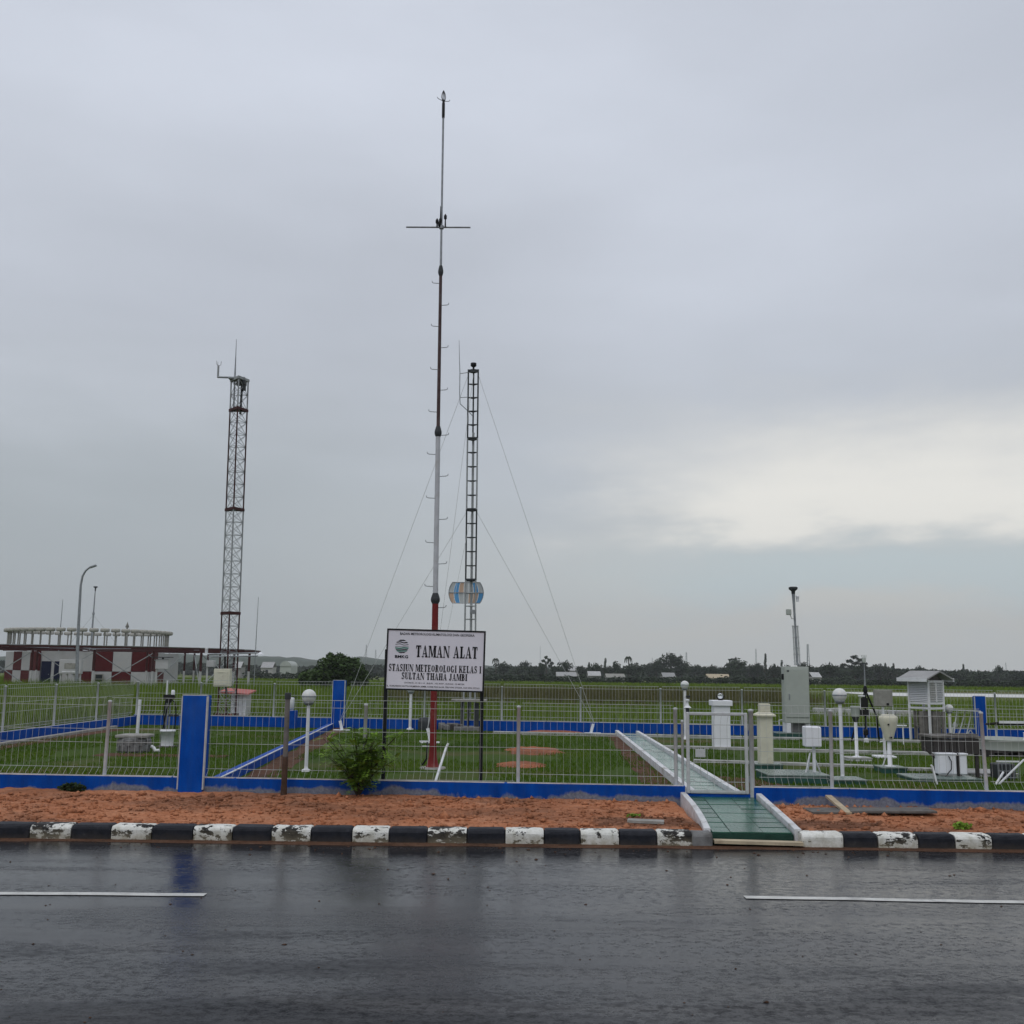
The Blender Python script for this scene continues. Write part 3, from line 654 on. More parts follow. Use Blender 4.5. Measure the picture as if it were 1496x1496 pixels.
# ================================================================ MASTS
# ---- tall ten-metre wind mast
mb0 = Gd(632, 1123); my = mb0.y; mz = lambda py: P(640, py, my).z-LAWN; pxm = my*.99/1500
mast = thing('wind_mast', 'tall stepped pole with red foot, white middle and thin grey top behind the sign', 'mast', mb0)
mb = MB().lathe([(.24, 0), (.23, .03), (.001, .032)], n=20); mb.build('base_plate', 'concrete', mast)
zA, zB, zC, zD, zE, zT = mz(876), mz(632), mz(397), mz(332), mz(168), mz(139)
MB().lathe([(.13, .02), (.10, .09), (.072, .22), (.06, .5), (.058, zA-.12), (.058, zA-.05)], n=16).build('lower_tube', 'mast_red', mast)
for z, r in ((zA, .082), (zB, .066), (zC, .050)):
    fl = MB(); fl.lathe([(r*.7, -.08), (r, -.03), (r*1.03, 0), (r, .03), (r*.62, .12)], (0, 0, z), 14)
    fl.build('flange', 'mast_dark', mast)
MB().lathe([(.052, zA-.05), (.048, zA+.3), (.044, zB)], n=16).build('middle_tube', 'mast_white', mast)
MB().lathe([(.037, zB), (.034, zB+.2), (.030, zC)], n=14).build('upper_tube', 'mast_brown', mast)
MB().lathe([(.024, zC), (.020, zD), (.020, zE)], n=12).build('top_tube', 'steel_grey', mast)
MB().tube([(P(598, 333, my).x-mb0.x, 0, zD), (P(692, 333, my).x-mb0.x, 0, zD)], .017, 8).lathe([(.045, -.03), (.045, .03)], (0, 0, zD), 10).build('crossbar', 'steel_grey', mast)
for i, (dx, dz, h_) in enumerate(((-.085, .10, .16), (-.02, .12, .42), (.075, .19, .26), (-.04, .05, .12))):
    q = MB().tube([(dx, -.03, zD-.0), (dx, -.03, zD+h_*.6), (dx*1.05, -.03, zD+h_)], [.016, .012, .006], 7).lathe([(.004, -.05), (.028, -.03), (.03, .03), (.006, .07)], (dx, -.03, zD+dz), 8)
    q.build('clamp', 'black_paint', mast)
MB().lathe([(.028, zE-.06), (.030, zE), (.030, zT-.18), (.022, zT-.14), (.018, zT-.1)], n=10).build('top_socket', 'black_paint', mast)
q = MB()
for k_ in range(4):
    a = k_*math.pi/2+.4; q.tube([(.018*math.cos(a), .018*math.sin(a), zT-.14), (.042*math.cos(a), .042*math.sin(a), zT-.05), (.03*math.cos(a), .03*math.sin(a), zT+.03), (0, 0, zT+.10)], .008, 5)
for sx in (-1, 1): q.tube([(0, 0, zT-.13), (sx*.11, 0, zT-.10-.03*sx), (sx*.125, 0, zT-.07-.03*sx)], .006, 5)
q.build('finial', 'black_paint', mast)
def peg(py, sx):
    z = mz(py); r = .03 if py < 632 else .045; L = .13 if py < 600 else .15
    MB().tube([(sx*r*.8, 0, z), (sx*(r+L*.8), 0, z+.008), (sx*(r+L), 0, z+.02), (sx*(r+L*1.03), 0, z+.05)], .0075, 5).build('step_peg', 'steel_grey', mast)
for py in (414, 477, 540, 602, 664, 728, 793, 857): peg(py, -1)
for py in (446, 508, 570, 636, 696, 759, 824, 888): peg(py, 1)
mast.rotation_euler.y = -.006
# stick and drain standpipe by the mast foot
a, b = onwall(631, 1133, .35), P(655, 1086, my-.25)
tag(MB().tube([(a.x, a.y, LAWN), (P(652, 1092, my-.25).x, my-.27, P(652, 1092, my-.25).z), (b.x, my-.25, b.z)], .022, 7).build('leaning_pipe', 'white_paint'), 'bent white pipe leaning beside the red mast foot', 'pipe')
q = Gd(619, 1118); sp_ = thing('cable_riser', 'black cable hanging from a white bracket left of the red mast foot', 'cable', q); zt_ = P(620, 1083, q.y).z-LAWN
MB().tube([(-.03, 0, 0), (.05, 0, .12), (.06, 0, .3), (.06, 0, zt_)], .016, 6).build('black_cable', 'cable', sp_)
MB().box((.02, 0, zt_), (.22, .04, .022)).box((.03, 0, zt_-.09), (.13, .04, .018)).build('bracket', 'white_clean', sp_)
# ---- left lattice tower
def lattice(name, label, base, legs, secs, leg_r, br_r, bay_h, root_cat='tower'):
    t = thing(name, label, root_cat, base)
    for (z0, z1, lm, bm, sc0, sc1) in secs:
        def L_(i, z): s_ = sc0+(sc1-sc0)*(z-z0)/(z1-z0); return Vector((legs[i][0]*s_, legs[i][1]*s_, z))
        for i in range(3): MB().tube([L_(i, z0), L_(i, z1)], leg_r, 6).build('leg', lm, t)
        nb = max(1, round((z1-z0)/bay_h)); q = MB()
        for k_ in range(nb):
            za, zb = z0+(z1-z0)*k_/nb, z0+(z1-z0)*(k_+1)/nb
            if not bm[1]: q = MB()
            for i in range(3):
                j = (i+1) % 3
                q.tube([L_(i, za), L_(j, za)], br_r, 4, cap=False)
                if bm[1]: q.tube([L_(i, za), L_(j, zb)], br_r, 4, cap=False).tube([L_(j, za), L_(i, zb)], br_r, 4, cap=False)
            if not bm[1]: q.build('rung', bm[0], t)
        if bm[1]: q.build('bracing', bm[0], t)
        f = MB(); f.prism([L_(i, z1)*1+Vector((L_(i, z1).x*.16, L_(i, z1).y*.16, -.05)) for i in range(3)], (0, 0, 0), (0, 0, .09)); f.build('section_flange', bm[2], t)
    return t
tb = Gd(331, 1054.5); TY = tb.y; pt = TY*.99/1500; tz = lambda py: P(340, py, TY).z-LAWN
w = 25*pt; LEG = [(-w/2, 0), (w/2, 0.05*w), (w*.10, -.72*w)]
LEG = [(-w*.5, -.1*w), (w*.5, .02*w), (w*.14, -.80*w)]
zs_ = [.12]+[tz(y) for y in (896, 745, 600, 556)]
tower = lattice('lattice_tower', 'three-legged red and grey lattice tower standing behind the blue pillar wall', tb, LEG,
    [(zs_[0], zs_[1], 'tower_red', ('steel_grey', 1, 'tower_red'), 1.0, 1.0), (zs_[1], zs_[2], 'tower_grey', ('tower_grey', 1, 'tower_red'), 1.0, 1.0),
     (zs_[2], zs_[3], 'tower_red', ('steel_grey', 1, 'tower_red'), 1.0, 1.0), (zs_[3], zs_[4], 'tower_grey', ('tower_grey', 1, 'tower_grey'), 1.0, 1.0)], .025, .009, .44)
MB().box((0, -.2, .0), (1.25, 1.0, .12), bev=.02).build('base_slab', 'white_paint', tower)
for x, y in LEG: MB().box((x, y, .16), (.17, .17, .22), bev=.01).build('leg_shoe', 'tower_red', tower)
MB().box((.08*w, -.35*w, .16), (.30, .22, .2), bev=.01).build('brick_infill', 'brick_red', tower)
ztop = zs_[4]
MB().box((-.05, -.25*w, ztop+.03), (w*1.0, .5*w, .05)).tube([(-.0, -.3*w, ztop+.05), (P(326, 556, TY).x-tb.x, -.3*w, ztop+.08)], .035, 6).build('top_platform', 'steel_grey', tower)
dx = P(327, 550, TY).x-tb.x; sh = 0
q = MB().lathe([(.035, 0), (.035, .36), (.03, .42)], (dx, -.3*w, ztop+.06), 8)
for a in range(3): q.tube([(dx, -.3*w, ztop+.45), (dx+.08*math.cos(a*2.1), -.3*w+.08*math.sin(a*2.1), ztop+.5), (dx+.09*math.cos(a*2.1), -.3*w+.09*math.sin(a*2.1), ztop+.62)], .009, 4)
q.build('wind_sensor', 'tower_grey', tower)
xt = P(351, 550, TY).x-tb.x
MB().tube([(xt-.0, -.2*w, ztop-1.0), (xt, -.2*w, ztop+.05), (xt, -.2*w, tz(545)), (xt, -.2*w, tz(522)), (xt, -.2*w, tz(497))], [.03, .03, .03, .016, .008], 6).build('lightning_rod', 'steel_grey', tower)
MB().box((.10, -.3*w, ztop-.12), (.3, .22, .16)).box((.17, -.3*w, ztop-.28), (.14, .14, .2)).tube([(.12, -.3*w, ztop-.3), (.1, -.3*w, ztop-1.2)], .04, 6).build('sensor_mount', 'mast_dark', tower)
cb = P(327, 990, TY-.75); bx = MB().box((0, 0, 0), (23*pt, .26, 25*pt), bev=.012); o = bx.build('equipment_box', 'cream_paint', tower, (cb.x-tb.x, -.80, cb.z-LAWN))
MB().box((-.02, -.138, -.02), (19*pt, .014, 19*pt), bev=.004).box((-.02, -.15, .17), (.18, .02, .025)).build('box_door', 'cream_paint', o)
zb_ = tz(955)
MB().tube([(-.55, -.35, zb_-.02), (1.0, -.3, zb_+.02)], .025, 6).tube([(-.45, -.45, zb_-.10), (1.02, -.4, zb_-.08)], .025, 6).build('boom_arm', 'steel_grey', tower)
MB().lathe([(.11, 0), (.02, .075), (.001, .08)], (1.08, -.32, zb_-.03), 12).build('radiation_sensor', 'white_clean', tower)
MB().lathe([(.05, 0), (.05, .14), (.06, .16), (.001, .19)], (-.62, -.4, zb_), 10).build('boom_sensor', 'white_paint', tower)
MB().tube([(.02, -.55, zb_-.1), (.04, -.58, cb.z-LAWN+.2)], .03, 6).tube([(.1, -.4, .2), (.06, -.5, 1.2), (.08, -.4, zb_-.05)], .018, 5).build('cable_bundle', 'cable', tower)
tower.rotation_euler.y = -.013
# shelter hut behind tower
hq = P(351, 1050, TY+.7); hut = thing('equipment_hut', 'small white panelled hut with sloping pink roof behind the lattice tower', 'hut', (hq.x, TY+.7, .1)); hw = 23*pt
hz_ = P(350, 1013, TY+.7).z-.1
MB().box((0, 0, hz_/2), (hw, .6, hz_), bev=.01).build('wall', 'white_wall', hut)
for k_ in range(4): MB().box((-hw/2+hw*(k_+.5)/4, -.305, hz_/2), (hw/4-.02, .03, hz_-.06)).build('wall_panel', 'white_paint', hut)
MB().box((-.12, -.05, hz_+.06), (hw+.46, 1.0, .05), rot=Matrix.Rotation(.06, 3, 'Y')@Matrix.Rotation(.1, 3, 'X')).build('roof', 'roof_pink', hut)
# ---- guyed dark lattice mast
gb0 = Gd(685, 1067.5); GY = gb0.y; gp_ = GY*.99/1500; gz = lambda py: P(688, py, GY).z-LAWN
w = 15*gp_; LEG = [(-w*.5, .1*w), (w*.5, .05*w), (0.02*w, .55*w)]
zz = [.12]+[gz(y) for y in (847, 744, 640, 541)]
gm = lattice('guyed_mast', 'slim black ladder mast with guy wires and a striped rounded panel behind the sign', gb0, LEG,
    [(zz[0], zz[1], 'tower_grey', ('tower_grey', 0, 'mast_dark'), 1.15, 1.0), (zz[1], zz[2], 'mast_dark', ('mast_dark', 0, 'mast_dark'), 1.0, 1.0),
     (zz[2], zz[3], 'tower_grey', ('mast_dark', 0, 'mast_dark'), 1.0, 1.0), (zz[3], zz[4], 'mast_dark', ('mast_dark', 0, 'mast_dark'), 1.0, 1.0)], .024, .016, .40, 'mast')
MB().tube([(.02, .15, .3), (.02, .15, zz[3]+.2)], .035, 8).build('inner_pole', 'tower_grey', gm)
MB().box((-.05, .1, .05), (.75, .7, .14), bev=.02).build('base_slab', 'concrete_dark', gm)
MB().lathe([(.12, 0), (.13, .03), (.03, .06), (.03, .12), (.09, .16), (.09, .25), (.001, .255)], (0, .15, zz[4]+.02), 12).build('top_cap', 'black_paint', gm)
xw = P(680, 560, GY).x-gb0.x-.12
MB().tube([(-.02, .1, gz(606)), (-.1, .05, gz(602)), (xw+.02, 0, gz(590)), (xw, 0, gz(575)), (xw-.0, 0, gz(545)), (xw-.02, 0, gz(525)), (xw-.04, 0, gz(497))], [.012, .012, .014, .014, .014, .011, .006], 5).tube([(xw, 0, gz(546)), (-w*.5, 0, gz(544))], .012, 5).tube([(xw, 0, gz(581)), (-w*.5, 0, gz(580))], .012, 5).build('whip_antenna', 'steel_grey', gm)
# striped panel: two rows of coloured sheets in a thin frame
dc = P(682, 866, GY+.55); dxx, dzz = dc.x-gb0.x, dc.z-LAWN; hw_, hh = 26*gp_, 15.5*gp_
def xr_(z): return hw_*(1-.20*(abs(z)/hh)**2.0)
pal = [['disc_pale', 'disc_blue', 'disc_peach', 'disc_pale', 'disc_pale', 'disc_blue', 'disc_pale'], ['disc_peach', 'disc_blue', 'disc_pale', 'disc_pale', 'disc_peach', 'disc_peach', 'disc_blue']]
dr = MB()
for row in (0, 1):
    z0, z1 = (.012, hh) if row == 0 else (-hh, -.012); nc = 7
    for k_ in range(nc):
        poly = []
        for z in np.linspace(z0, z1, 6): poly.append((xr_(z)*(-1+2*k_/nc)+.004, .55, dzz+z))
        for z in np.linspace(z1, z0, 6): poly.append((xr_(z)*(-1+2*(k_+1)/nc)-.004, .55, dzz+z))
        MB().prism([(x+dxx, y, z) for x, y, z in poly], (0, 0, 0), (0, .012, 0)).build('panel_sheet', pal[row][k_], gm)
out = [(xr_(z), z) for z in np.linspace(-hh, hh, 9)]+[(-xr_(z), z) for z in np.linspace(hh, -hh, 9)]
out = [(x+dxx, .545, z+dzz) for x, z in out]; MB().tube(out+[out[0]], .012, 5).tube([(dxx-hw_, .54, dzz), (dxx+hw_, .54, dzz)], .012, 5).tube([(0, .2, dzz), (0, .55, dzz)], .02, 5).build('panel_frame', 'steel_grey', gm)
MB().box((.06, -.05, gz(894)), (.14, .1, .12)).build('junction_box', 'steel_grey', gm)
zpl = gz(1023); MB().box((.0, .1, zpl), (52*gp_, .6, .05), bev=.01).build('work_shelf', 'concrete', gm)
MB().box((.22, .0, zpl/2), (.13, .14, zpl-.15)).tube([(-.22, 0, .1), (-.22, 0, zpl)], .035, 6).tube([(-.03, 0, .1), (-.03, 0, zpl)], .03, 6).build('shelf_leg', 'mast_dark', gm)
anch = [(Gd(866, 1072), 'right'), (Gd(499, 1067.5), 'left'), (Gd(628, 1085.5), 'front')]
for (q, nm), lab in zip(anch, ('white guy anchor bracket on the lawn right of the dirt patches', 'white guy anchor bracket on the lawn by the far blue pillar', 'white guy anchor bracket behind the red mast foot')):
    t = thing('guy_anchor', lab, 'anchor', q); h_ = .26 if nm != 'front' else .33
    MB().box((0, 0, .015), (.46, .2, .03), bev=.006).build('anchor_slab', 'white_clean', t)
    MB().box((-.02, 0, h_/2+.02), (.075, .035, h_), rot=Matrix.Rotation(-.25 if q.x < 0 else .25, 3, 'Y')).build('anchor_arm', 'white_clean', t)
    hx = .05 if q.x > 0 else -.06
    for zt_ in (gz(546), gz(747)):
        if nm == 'front' and zt_ < 4: pass
        a = Vector((w*.5*(1 if nm == 'right' else -1 if nm == 'left' else 0), .1, zt_)); b = q+Vector((hx, 0, h_))-gb0
        MB().tube([a, b], .0055, 4, cap=False).build('guy_wire', 'wire', gm)
gm.rotation_euler.y = -.005
q = Gd(655, 1067); t = thing('rubble_heap', 'dark rubble and tarp heap left of the guyed mast base', 'rubble', q)
for k_ in range(7):
    MB().box((random.uniform(-.4, .35), random.uniform(-.1, .1), random.uniform(.06, .16)), (random.uniform(.15, .4), .25, random.uniform(.1, .25)), rz=random.uniform(-.4, .4), bev=.02).build('rubble_block', random.choice(['tarp', 'concrete_dark', 'wood_dark']), t)
q = Gd(622, 1067); tag(MB().lathe([(.22, 0), (.23, .1), (.23, .24), (.2, .36), (.001, .37)], n=14).build('black_drum', 'tarp', None, q), 'squat black drum against the back wall near the red mast', 'drum')

# ================================================================ SIGN BOARD
sy = onwall(632, 1100, .22); SY = sy.y; sl0, sr0 = onwall(559, 1130, .22), onwall(702, 1130, .22)
tl, tr, br_, bl = P(566, 918, SY), P(710, 923.5, SY), P(706, 1012, SY), P(562, 1006, SY)
sc_ = (tl+tr+br_+bl)/4; sw = ((tr-tl).length+(br_-bl).length)/2; sh_ = ((tl-bl).length+(tr-br_).length)/2
sign = thing('sign_board', 'white sign board lettered TAMAN ALAT on two black posts behind the front fence', 'sign', (sc_.x, SY, LAWN), WROT)
for p in (sl0, sr0):
    MB().box((p.x-sc_.x, .05, (tl.z-.3-LAWN)/2), (.05, .05, tl.z-.3-LAWN), bev=.005).build('post', 'black_paint', sign)
tilt = -.018; brd = MB().box((0, 0, 0), (sw-.02, .03, sh_-.02)).build('board_face', 'sign_face', sign, (0, 0, sc_.z-LAWN)); brd.rotation_euler.y = -tilt
fr = MB()
for sx in (-1, 1): fr.box((sx*(sw/2-.006), 0, 0), (.022, .05, sh_+.012))
for szz in (-1, 1): fr.box((0, 0, szz*(sh_/2-.004)), (sw-.036, .048, .022))
fr.build('board_frame', 'black_paint', brd)
FY = -.0175
def stroke(pts, wds):                    # broad-nib stroke as quads
    out = []; 
    for (a, b), (wa, wb) in zip(zip(pts[:-1], pts[1:]), zip(wds[:-1], wds[1:])):
        d = Vector((b[0]-a[0], b[1]-a[1])).normalized(); n_ = Vector((-d.y, d.x))
        out.append([(a[0]-n_.x*wa/2, a[1]-n_.y*wa/2), (b[0]-n_.x*wb/2, b[1]-n_.y*wb/2), (b[0]+n_.x*wb/2, b[1]+n_.y*wb/2), (a[0]+n_.x*wa/2, a[1]+n_.y*wa/2)])
    return out
def rc(x0, x1, y0, y1): return [(x0, y0), (x1, y0), (x1, y1), (x0, y1)]
def arc(cx, cy, rx, ry, a0, a1, w0, w1, n=7):
    pts = [(cx+rx*math.cos(R(a0+(a1-a0)*i/n)), cy+ry*math.sin(R(a0+(a1-a0)*i/n))) for i in range(n+1)]
    return stroke(pts, [w0+(w1-w0)*math.sin(math.pi*i/n) for i in range(n+1)])
S_, T_, H_ = .25, .09, .11               # stem, hairline, serif height
def stem(x, y0=0, y1=1, w=S_, top=True, bot=True):
    o_ = [rc(x-w/2, x+w/2, y0, y1)]
    if bot: o_.append(rc(x-w/2-.07, x+w/2+.07, y0, y0+H_*.8))
    if top: o_.append(rc(x-w/2-.07, x+w/2+.07, y1-H_*.8, y1))
    return o_
def glyph(c):
    if c == 'T': return .74, stem(.35, top=False)+[rc(.02, .33, .89, 1), rc(.37, .68, .89, 1), [(.02, .68), (.09, .72), (.13, 1), (.02, 1)], [(.68, .68), (.68, 1), (.57, 1), (.61, .72)]]
    if c == 'A': return .84, [[(.10, .06), (.17, .06), (.42, .9), (.36, 1)], [(.50, .06), (.74, .06), (.47, 1), (.37, 1)], rc(.22, .49, .27, .34), rc(.0, .28, 0, .08), rc(.44, .82, 0, .08)]
    if c == 'M': return 1.02, stem(.11, w=.09)+stem(.85)+[[(.10, 1), (.32, 1), (.55, .12), (.44, .0)], [(.72, 1), (.80, 1), (.54, .02), (.49, .14)]]
    if c == 'N': return .86, stem(.11, w=.08)+stem(.72, w=.08, bot=False)+[[(.04, 1), (.28, 1), (.76, .0), (.60, .0)]]
    if c == 'L': return .68, stem(.2)+[rc(.29, .62, 0, .09), [(.62, 0), (.62, .36), (.56, .32), (.50, .09)]]
    if c == 'S': return .66, arc(.31, .74, .20, .20, 30, 225, .07, .19)+arc(.31, .27, .22, .21, 45, -150, .19, .09)+stroke([(.17, .62), (.31, .52), (.46, .41)], [.19, .22, .19])+[rc(.49, .56, .70, 1), rc(.04, .11, 0, .32)]
    if c == 'I': return .42, stem(.2)
    if c == 'U': return .80, stem(.2, .25, 1, bot=False)+stem(.64, .25, 1, w=.08, bot=False)+arc(.40, .26, .23, .22, 180, 360, .15, .10)
    if c == 'E': return .70, stem(.2)+[rc(.29, .62, 0, .09), rc(.29, .62, .91, 1), rc(.29, .48, .47, .55), [(.62, 0), (.62, .33), (.55, .09)], [(.62, 1), (.62, .67), (.55, .91)], rc(.45, .50, .37, .65)]
    if c == 'O': return .80, arc(.38, .5, .25, .43, 105, 255, .10, .23, 9)+arc(.38, .5, .25, .43, -75, 75, .10, .23, 9)
    if c == 'G': return .82, arc(.38, .5, .25, .43, 60, 300, .09, .23, 10)+[rc(.50, .66, .04, .40), rc(.43, .74, .37, .44), rc(.58, .64, .68, .98)]
    if c == 'D': return .80, stem(.2)+arc(.33, .5, .29, .44, -88, 88, .08, .22, 9)
    if c == 'R': return .80, stem(.2)+arc(.36, .74, .20, .21, -92, 92, .08, .20, 7)+stroke([(.36, .50), (.50, .40), (.60, .05), (.74, .05)], [.07, .18, .17, .07])
    if c == 'B': return .74, stem(.2)+arc(.34, .75, .19, .20, -92, 92, .08, .19, 7)+arc(.34, .28, .23, .23, -92, 92, .08, .21, 7)
    if c == 'K': return .84, stem(.2)+stroke([(.30, .38), (.66, .95)], [.07, .07])+stroke([(.42, .58), (.70, .04)], [.19, .21])+[rc(.52, .78, .92, 1), rc(.56, .84, 0, .08)]
    if c == 'H': return .86, stem(.2)+stem(.66)+[rc(.30, .56, .46, .54)]
    if c == 'J': return .60, stem(.36, .22, 1, bot=False)+arc(.22, .24, .19, .20, 360, 200, .12, .17)+[rc(.02, .16, .12, .26)]
    return .34, []
def lettering(text, x0, x1, z0, hgt, m='ink', name='lettering'):
    g = []; x = 0
    for c in text:
        adv, pol = glyph(c); g += [[(px+x, py) for px, py in q] for q in pol]; x += adv+.06
    k_ = (x1-x0)/x; mb = MB()
    for i, q in enumerate(g):
        y = FY-.0015-.00012*(i % 7)
        mb.add([(x0+a*k_, y, z0+b*hgt) for a, b in q], [[0, 1, 2, 3]] if len(q) == 4 else [list(range(len(q)))])
    return mb.build(name, m, brd)
def U(px): return (px-637.5)/72*sw/2      # sign-space helpers: px across at the board's middle
ux = lambda f: -sw/2+f*sw
uz = lambda f: sh_/2-f*sh_
lettering('TAMAN ALAT', ux(.30), ux(.935), uz(.455), .195*sh_)
lettering('STASIUN METEOROLOGI KELAS I', ux(.03), ux(.975), uz(.695), .118*sh_)
lettering('SULTAN THAHA JAMBI', ux(.165), ux(.835), uz(.825), .112*sh_)
def small_text(body, xc, zc, width, height, m, bold=.0):
    cu = bpy.data.curves.new('t', 'FONT'); cu.body = body; cu.align_x = 'CENTER'; cu.align_y = 'CENTER'; cu.size = 1; cu.offset = bold; cu.resolution_u = 2
    ob = bpy.data.objects.new('t', cu); COL.objects.link(ob); dg = bpy.context.evaluated_depsgraph_get()
    me = bpy.data.meshes.new_from_object(ob.evaluated_get(dg)); bpy.data.objects.remove(ob); me.name = 'lettering'
    xs_ = [v.co.x for v in me.vertices]; ys_ = [v.co.y for v in me.vertices]; kx_ = width/(max(xs_)-min(xs_)); ky_ = height/(max(ys_)-min(ys_)); my_ = (max(ys_)+min(ys_))/2
    for v in me.vertices: v.co = (v.co.x*kx_+xc, FY-.0015, (v.co.y-my_)*ky_+zc)
    me.materials.clear(); me.materials.append(MATS[m]); return inst('lettering', me, brd)
small_text('BADAN METEOROLOGI KLIMATOLOGI DAN GEOFISIKA', ux(.51), uz(.072), sw*.76, sh_*.040, 'ink', .012)
small_text('LINTANG : 01 38 1 LS , BUJUR : 103 38 BT , ELEVASI : 25 METER', ux(.50), uz(.885), sw*.61, sh_*.030, 'ink_grey', .01)
small_text('JL. SOEKARNO HATTA PALMERAH JAMBI, KODE POS 36139, TELP 0741 572224 , FAX 0741 572161', ux(.49), uz(.943), sw*.94, sh_*.034, 'ink', .01)
small_text('BMKG', ux(.155), uz(.455), sw*.135, sh_*.05, 'ink', .03)
def band(x, z, rr, z0, z1, m, wob=0):    # horizontal wavy band clipped to the emblem's disc
    n_ = 10; top = []; bot = []
    for i in range(n_+1):
        t = -1+2*i/n_; wv = wob*math.sin(t*3.0)
        for lst, zz_ in ((top, z1), (bot, z0)):
            h_ = math.sqrt(max(0, 1-zz_*zz_)); lst.append((x+rr*t*h_, FY-.0015, z+rr*(zz_+wv*(1-abs(t)))))
    mb = MB(); vs = top+bot; mb.add(vs, [[n_+1+i, n_+2+i, i+1, i] for i in range(n_)]); mb.build('emblem', m, brd)
er = .115*sh_; ex, ez = ux(.155), uz(.285)
for z0, z1, m_, wb in ((.80, .97, 'ink', 0), (.52, .66, 'ink', -.12), (.24, .32, 'ink_grey', -.15), (-.06, -.01, 'ink_grey', .0), (-.33, -.16, 'ink_green', .08), (-.55, -.42, 'ink', .08), (-.74, -.60, 'ink_green', .06), (-.95, -.82, 'ink', .05)): band(ex, ez, er, z0, z1, m_, wb)

# ================================================================ LAMPS
def globe_lamp(px, py, ptop, rpx, label, extra=None):
    b = Gd(px, py); k_ = b.y*.99/1500; r = rpx*k_; zc = P(px, ptop+rpx, b.y).z-LAWN; pr = 2.6*k_ if b.y < 20 else 2.1*k_
    t = thing('globe_lamp', label, 'lamp', b)
    MB().lathe([(pr*2.6, 0), (pr*2.4, .03), (pr*1.05, .05), (pr, .1), (pr*.95, zc-r*1.15)], n=12).build('lamp_post', 'white_paint', t)
    MB().lathe([(r*.35, -r*1.2), (r*.62, -r*1.05), (r*.74, -r*.80), (r*.70, -r*.72)], (0, 0, zc), 16).build('lamp_holder', 'steel_grey', t)
    g_ = MB().lathe([(r*math.cos(a), r*math.sin(a)) for a in np.linspace(-.9, 1.5707, 10)], (0, 0, zc), 20).build('globe', 'globe_glass', t)
    MB().lathe([(r*1.005, -.012), (r*1.02, 0), (r*1.005, .012)], (0, 0, zc), 20).build('seam_ring', 'steel_grey', g_)
    if extra:
        z = P(px, 1031, b.y).z-LAWN
        MB().lathe([(.10, 0), (.03, .07), (.025, .16), (.05, .18), (.05, .22), (.001, .23)], (.06, -.03, z-.05), 12).build('sensor', 'white_clean', t)
        MB().box((.07, -.05, z+.24), (.10, .08, .05)).lathe([(.05, -.2), (.045, -.05)], (.06, -.03, z), 8).build('sensor_body', 'mast_dark', t)
    return t
globe_lamp(447, 1127, 1007, 10.5, 'globe lamp on a white post beside the rusty pole and dividing kerb')
globe_lamp(599, 1066, 999, 6.5, 'globe lamp on a white post by the back wall partly behind the sign')
globe_lamp(1001.5, 1080, 994.5, 6.2, 'globe lamp with a small sensor on its white post left of the glass-ball pillar', True)
globe_lamp(1231, 1139, 1005.5, 10.3, 'globe lamp on a white post in front of the tripod weather station')
globe_lamp(1389, 1083, 1029, 6.0, 'globe lamp peeping over the solar panel rack behind the grey table')
def plinth(px, py, wpx, dep, h, label, m='plinth_green', name='plinth'):
    b = Gd(px, py); w_ = wpx*b.y*.99/1500; b.x *= (b.y+dep/2)/b.y; t = thing(name, label, 'plinth', (b.x, b.y+dep/2, LAWN))
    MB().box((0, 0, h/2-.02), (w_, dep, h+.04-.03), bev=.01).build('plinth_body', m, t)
    MB().box((0, 0, h-.008), (w_+.02, dep+.02, .03), bev=.008).build('plinth_top', 'plinth_wet_sheen' if m == 'plinth_green' else 'edge_worn', t); return t, Vector((b.x, b.y+dep/2, LAWN+h))
_, p = plinth(1231, 1146, 55, .55, .07, 'low green plinth under the globe lamp right of the white box stand')

# ================================================================ INSTRUMENTS, right-hand garden
# glass ball pillar
b = Gd(1054, 1095); k_ = b.y*.99/1500; push(b, .15); zz_ = lambda py: P(1054, py, b.y).z-LAWN
t = thing('sunshine_recorder_pillar', 'square white masonry pillar carrying a glass ball', 'pillar', b); ww = 23*k_
MB().box((0, 0, zz_(1031)/2), (ww, ww, zz_(1031)), bev=.012).build('shaft', 'white_clean', t)
MB().box((0, 0, (zz_(1031)+zz_(1023))/2), (29*k_, 29*k_, zz_(1023)-zz_(1031)), bev=.01).build('cap_slab', 'white_clean', t)
t = thing('sunshine_recorder', 'glass ball sunshine recorder on the white square pillar', 'instrument', (b.x, b.y, LAWN+zz_(1023))); r = 4.2*k_
MB().ball((0, 0, r*1.45), r, 20, 12).build('glass_ball', 'glass_ball', t)
q = MB().lathe([(r*.9, 0), (r*.9, .015), (r*.4, .02), (r*.35, r*.5), (r*.5, r*.55)], n=14)
ring = [(0, (r*1.28)*math.cos(a), r*1.45+(r*1.28)*math.sin(a)) for a in np.linspace(-1.6, 1.9, 14)]; q.tube(ring, .012, 6); ring = [((r*1.28)*math.cos(a), 0, r*1.45+(r*1.28)*math.sin(a)) for a in np.linspace(-3.3, .15, 14)]; q.tube(ring, .012, 6); q.build('bowl_frame', 'black_paint', t)
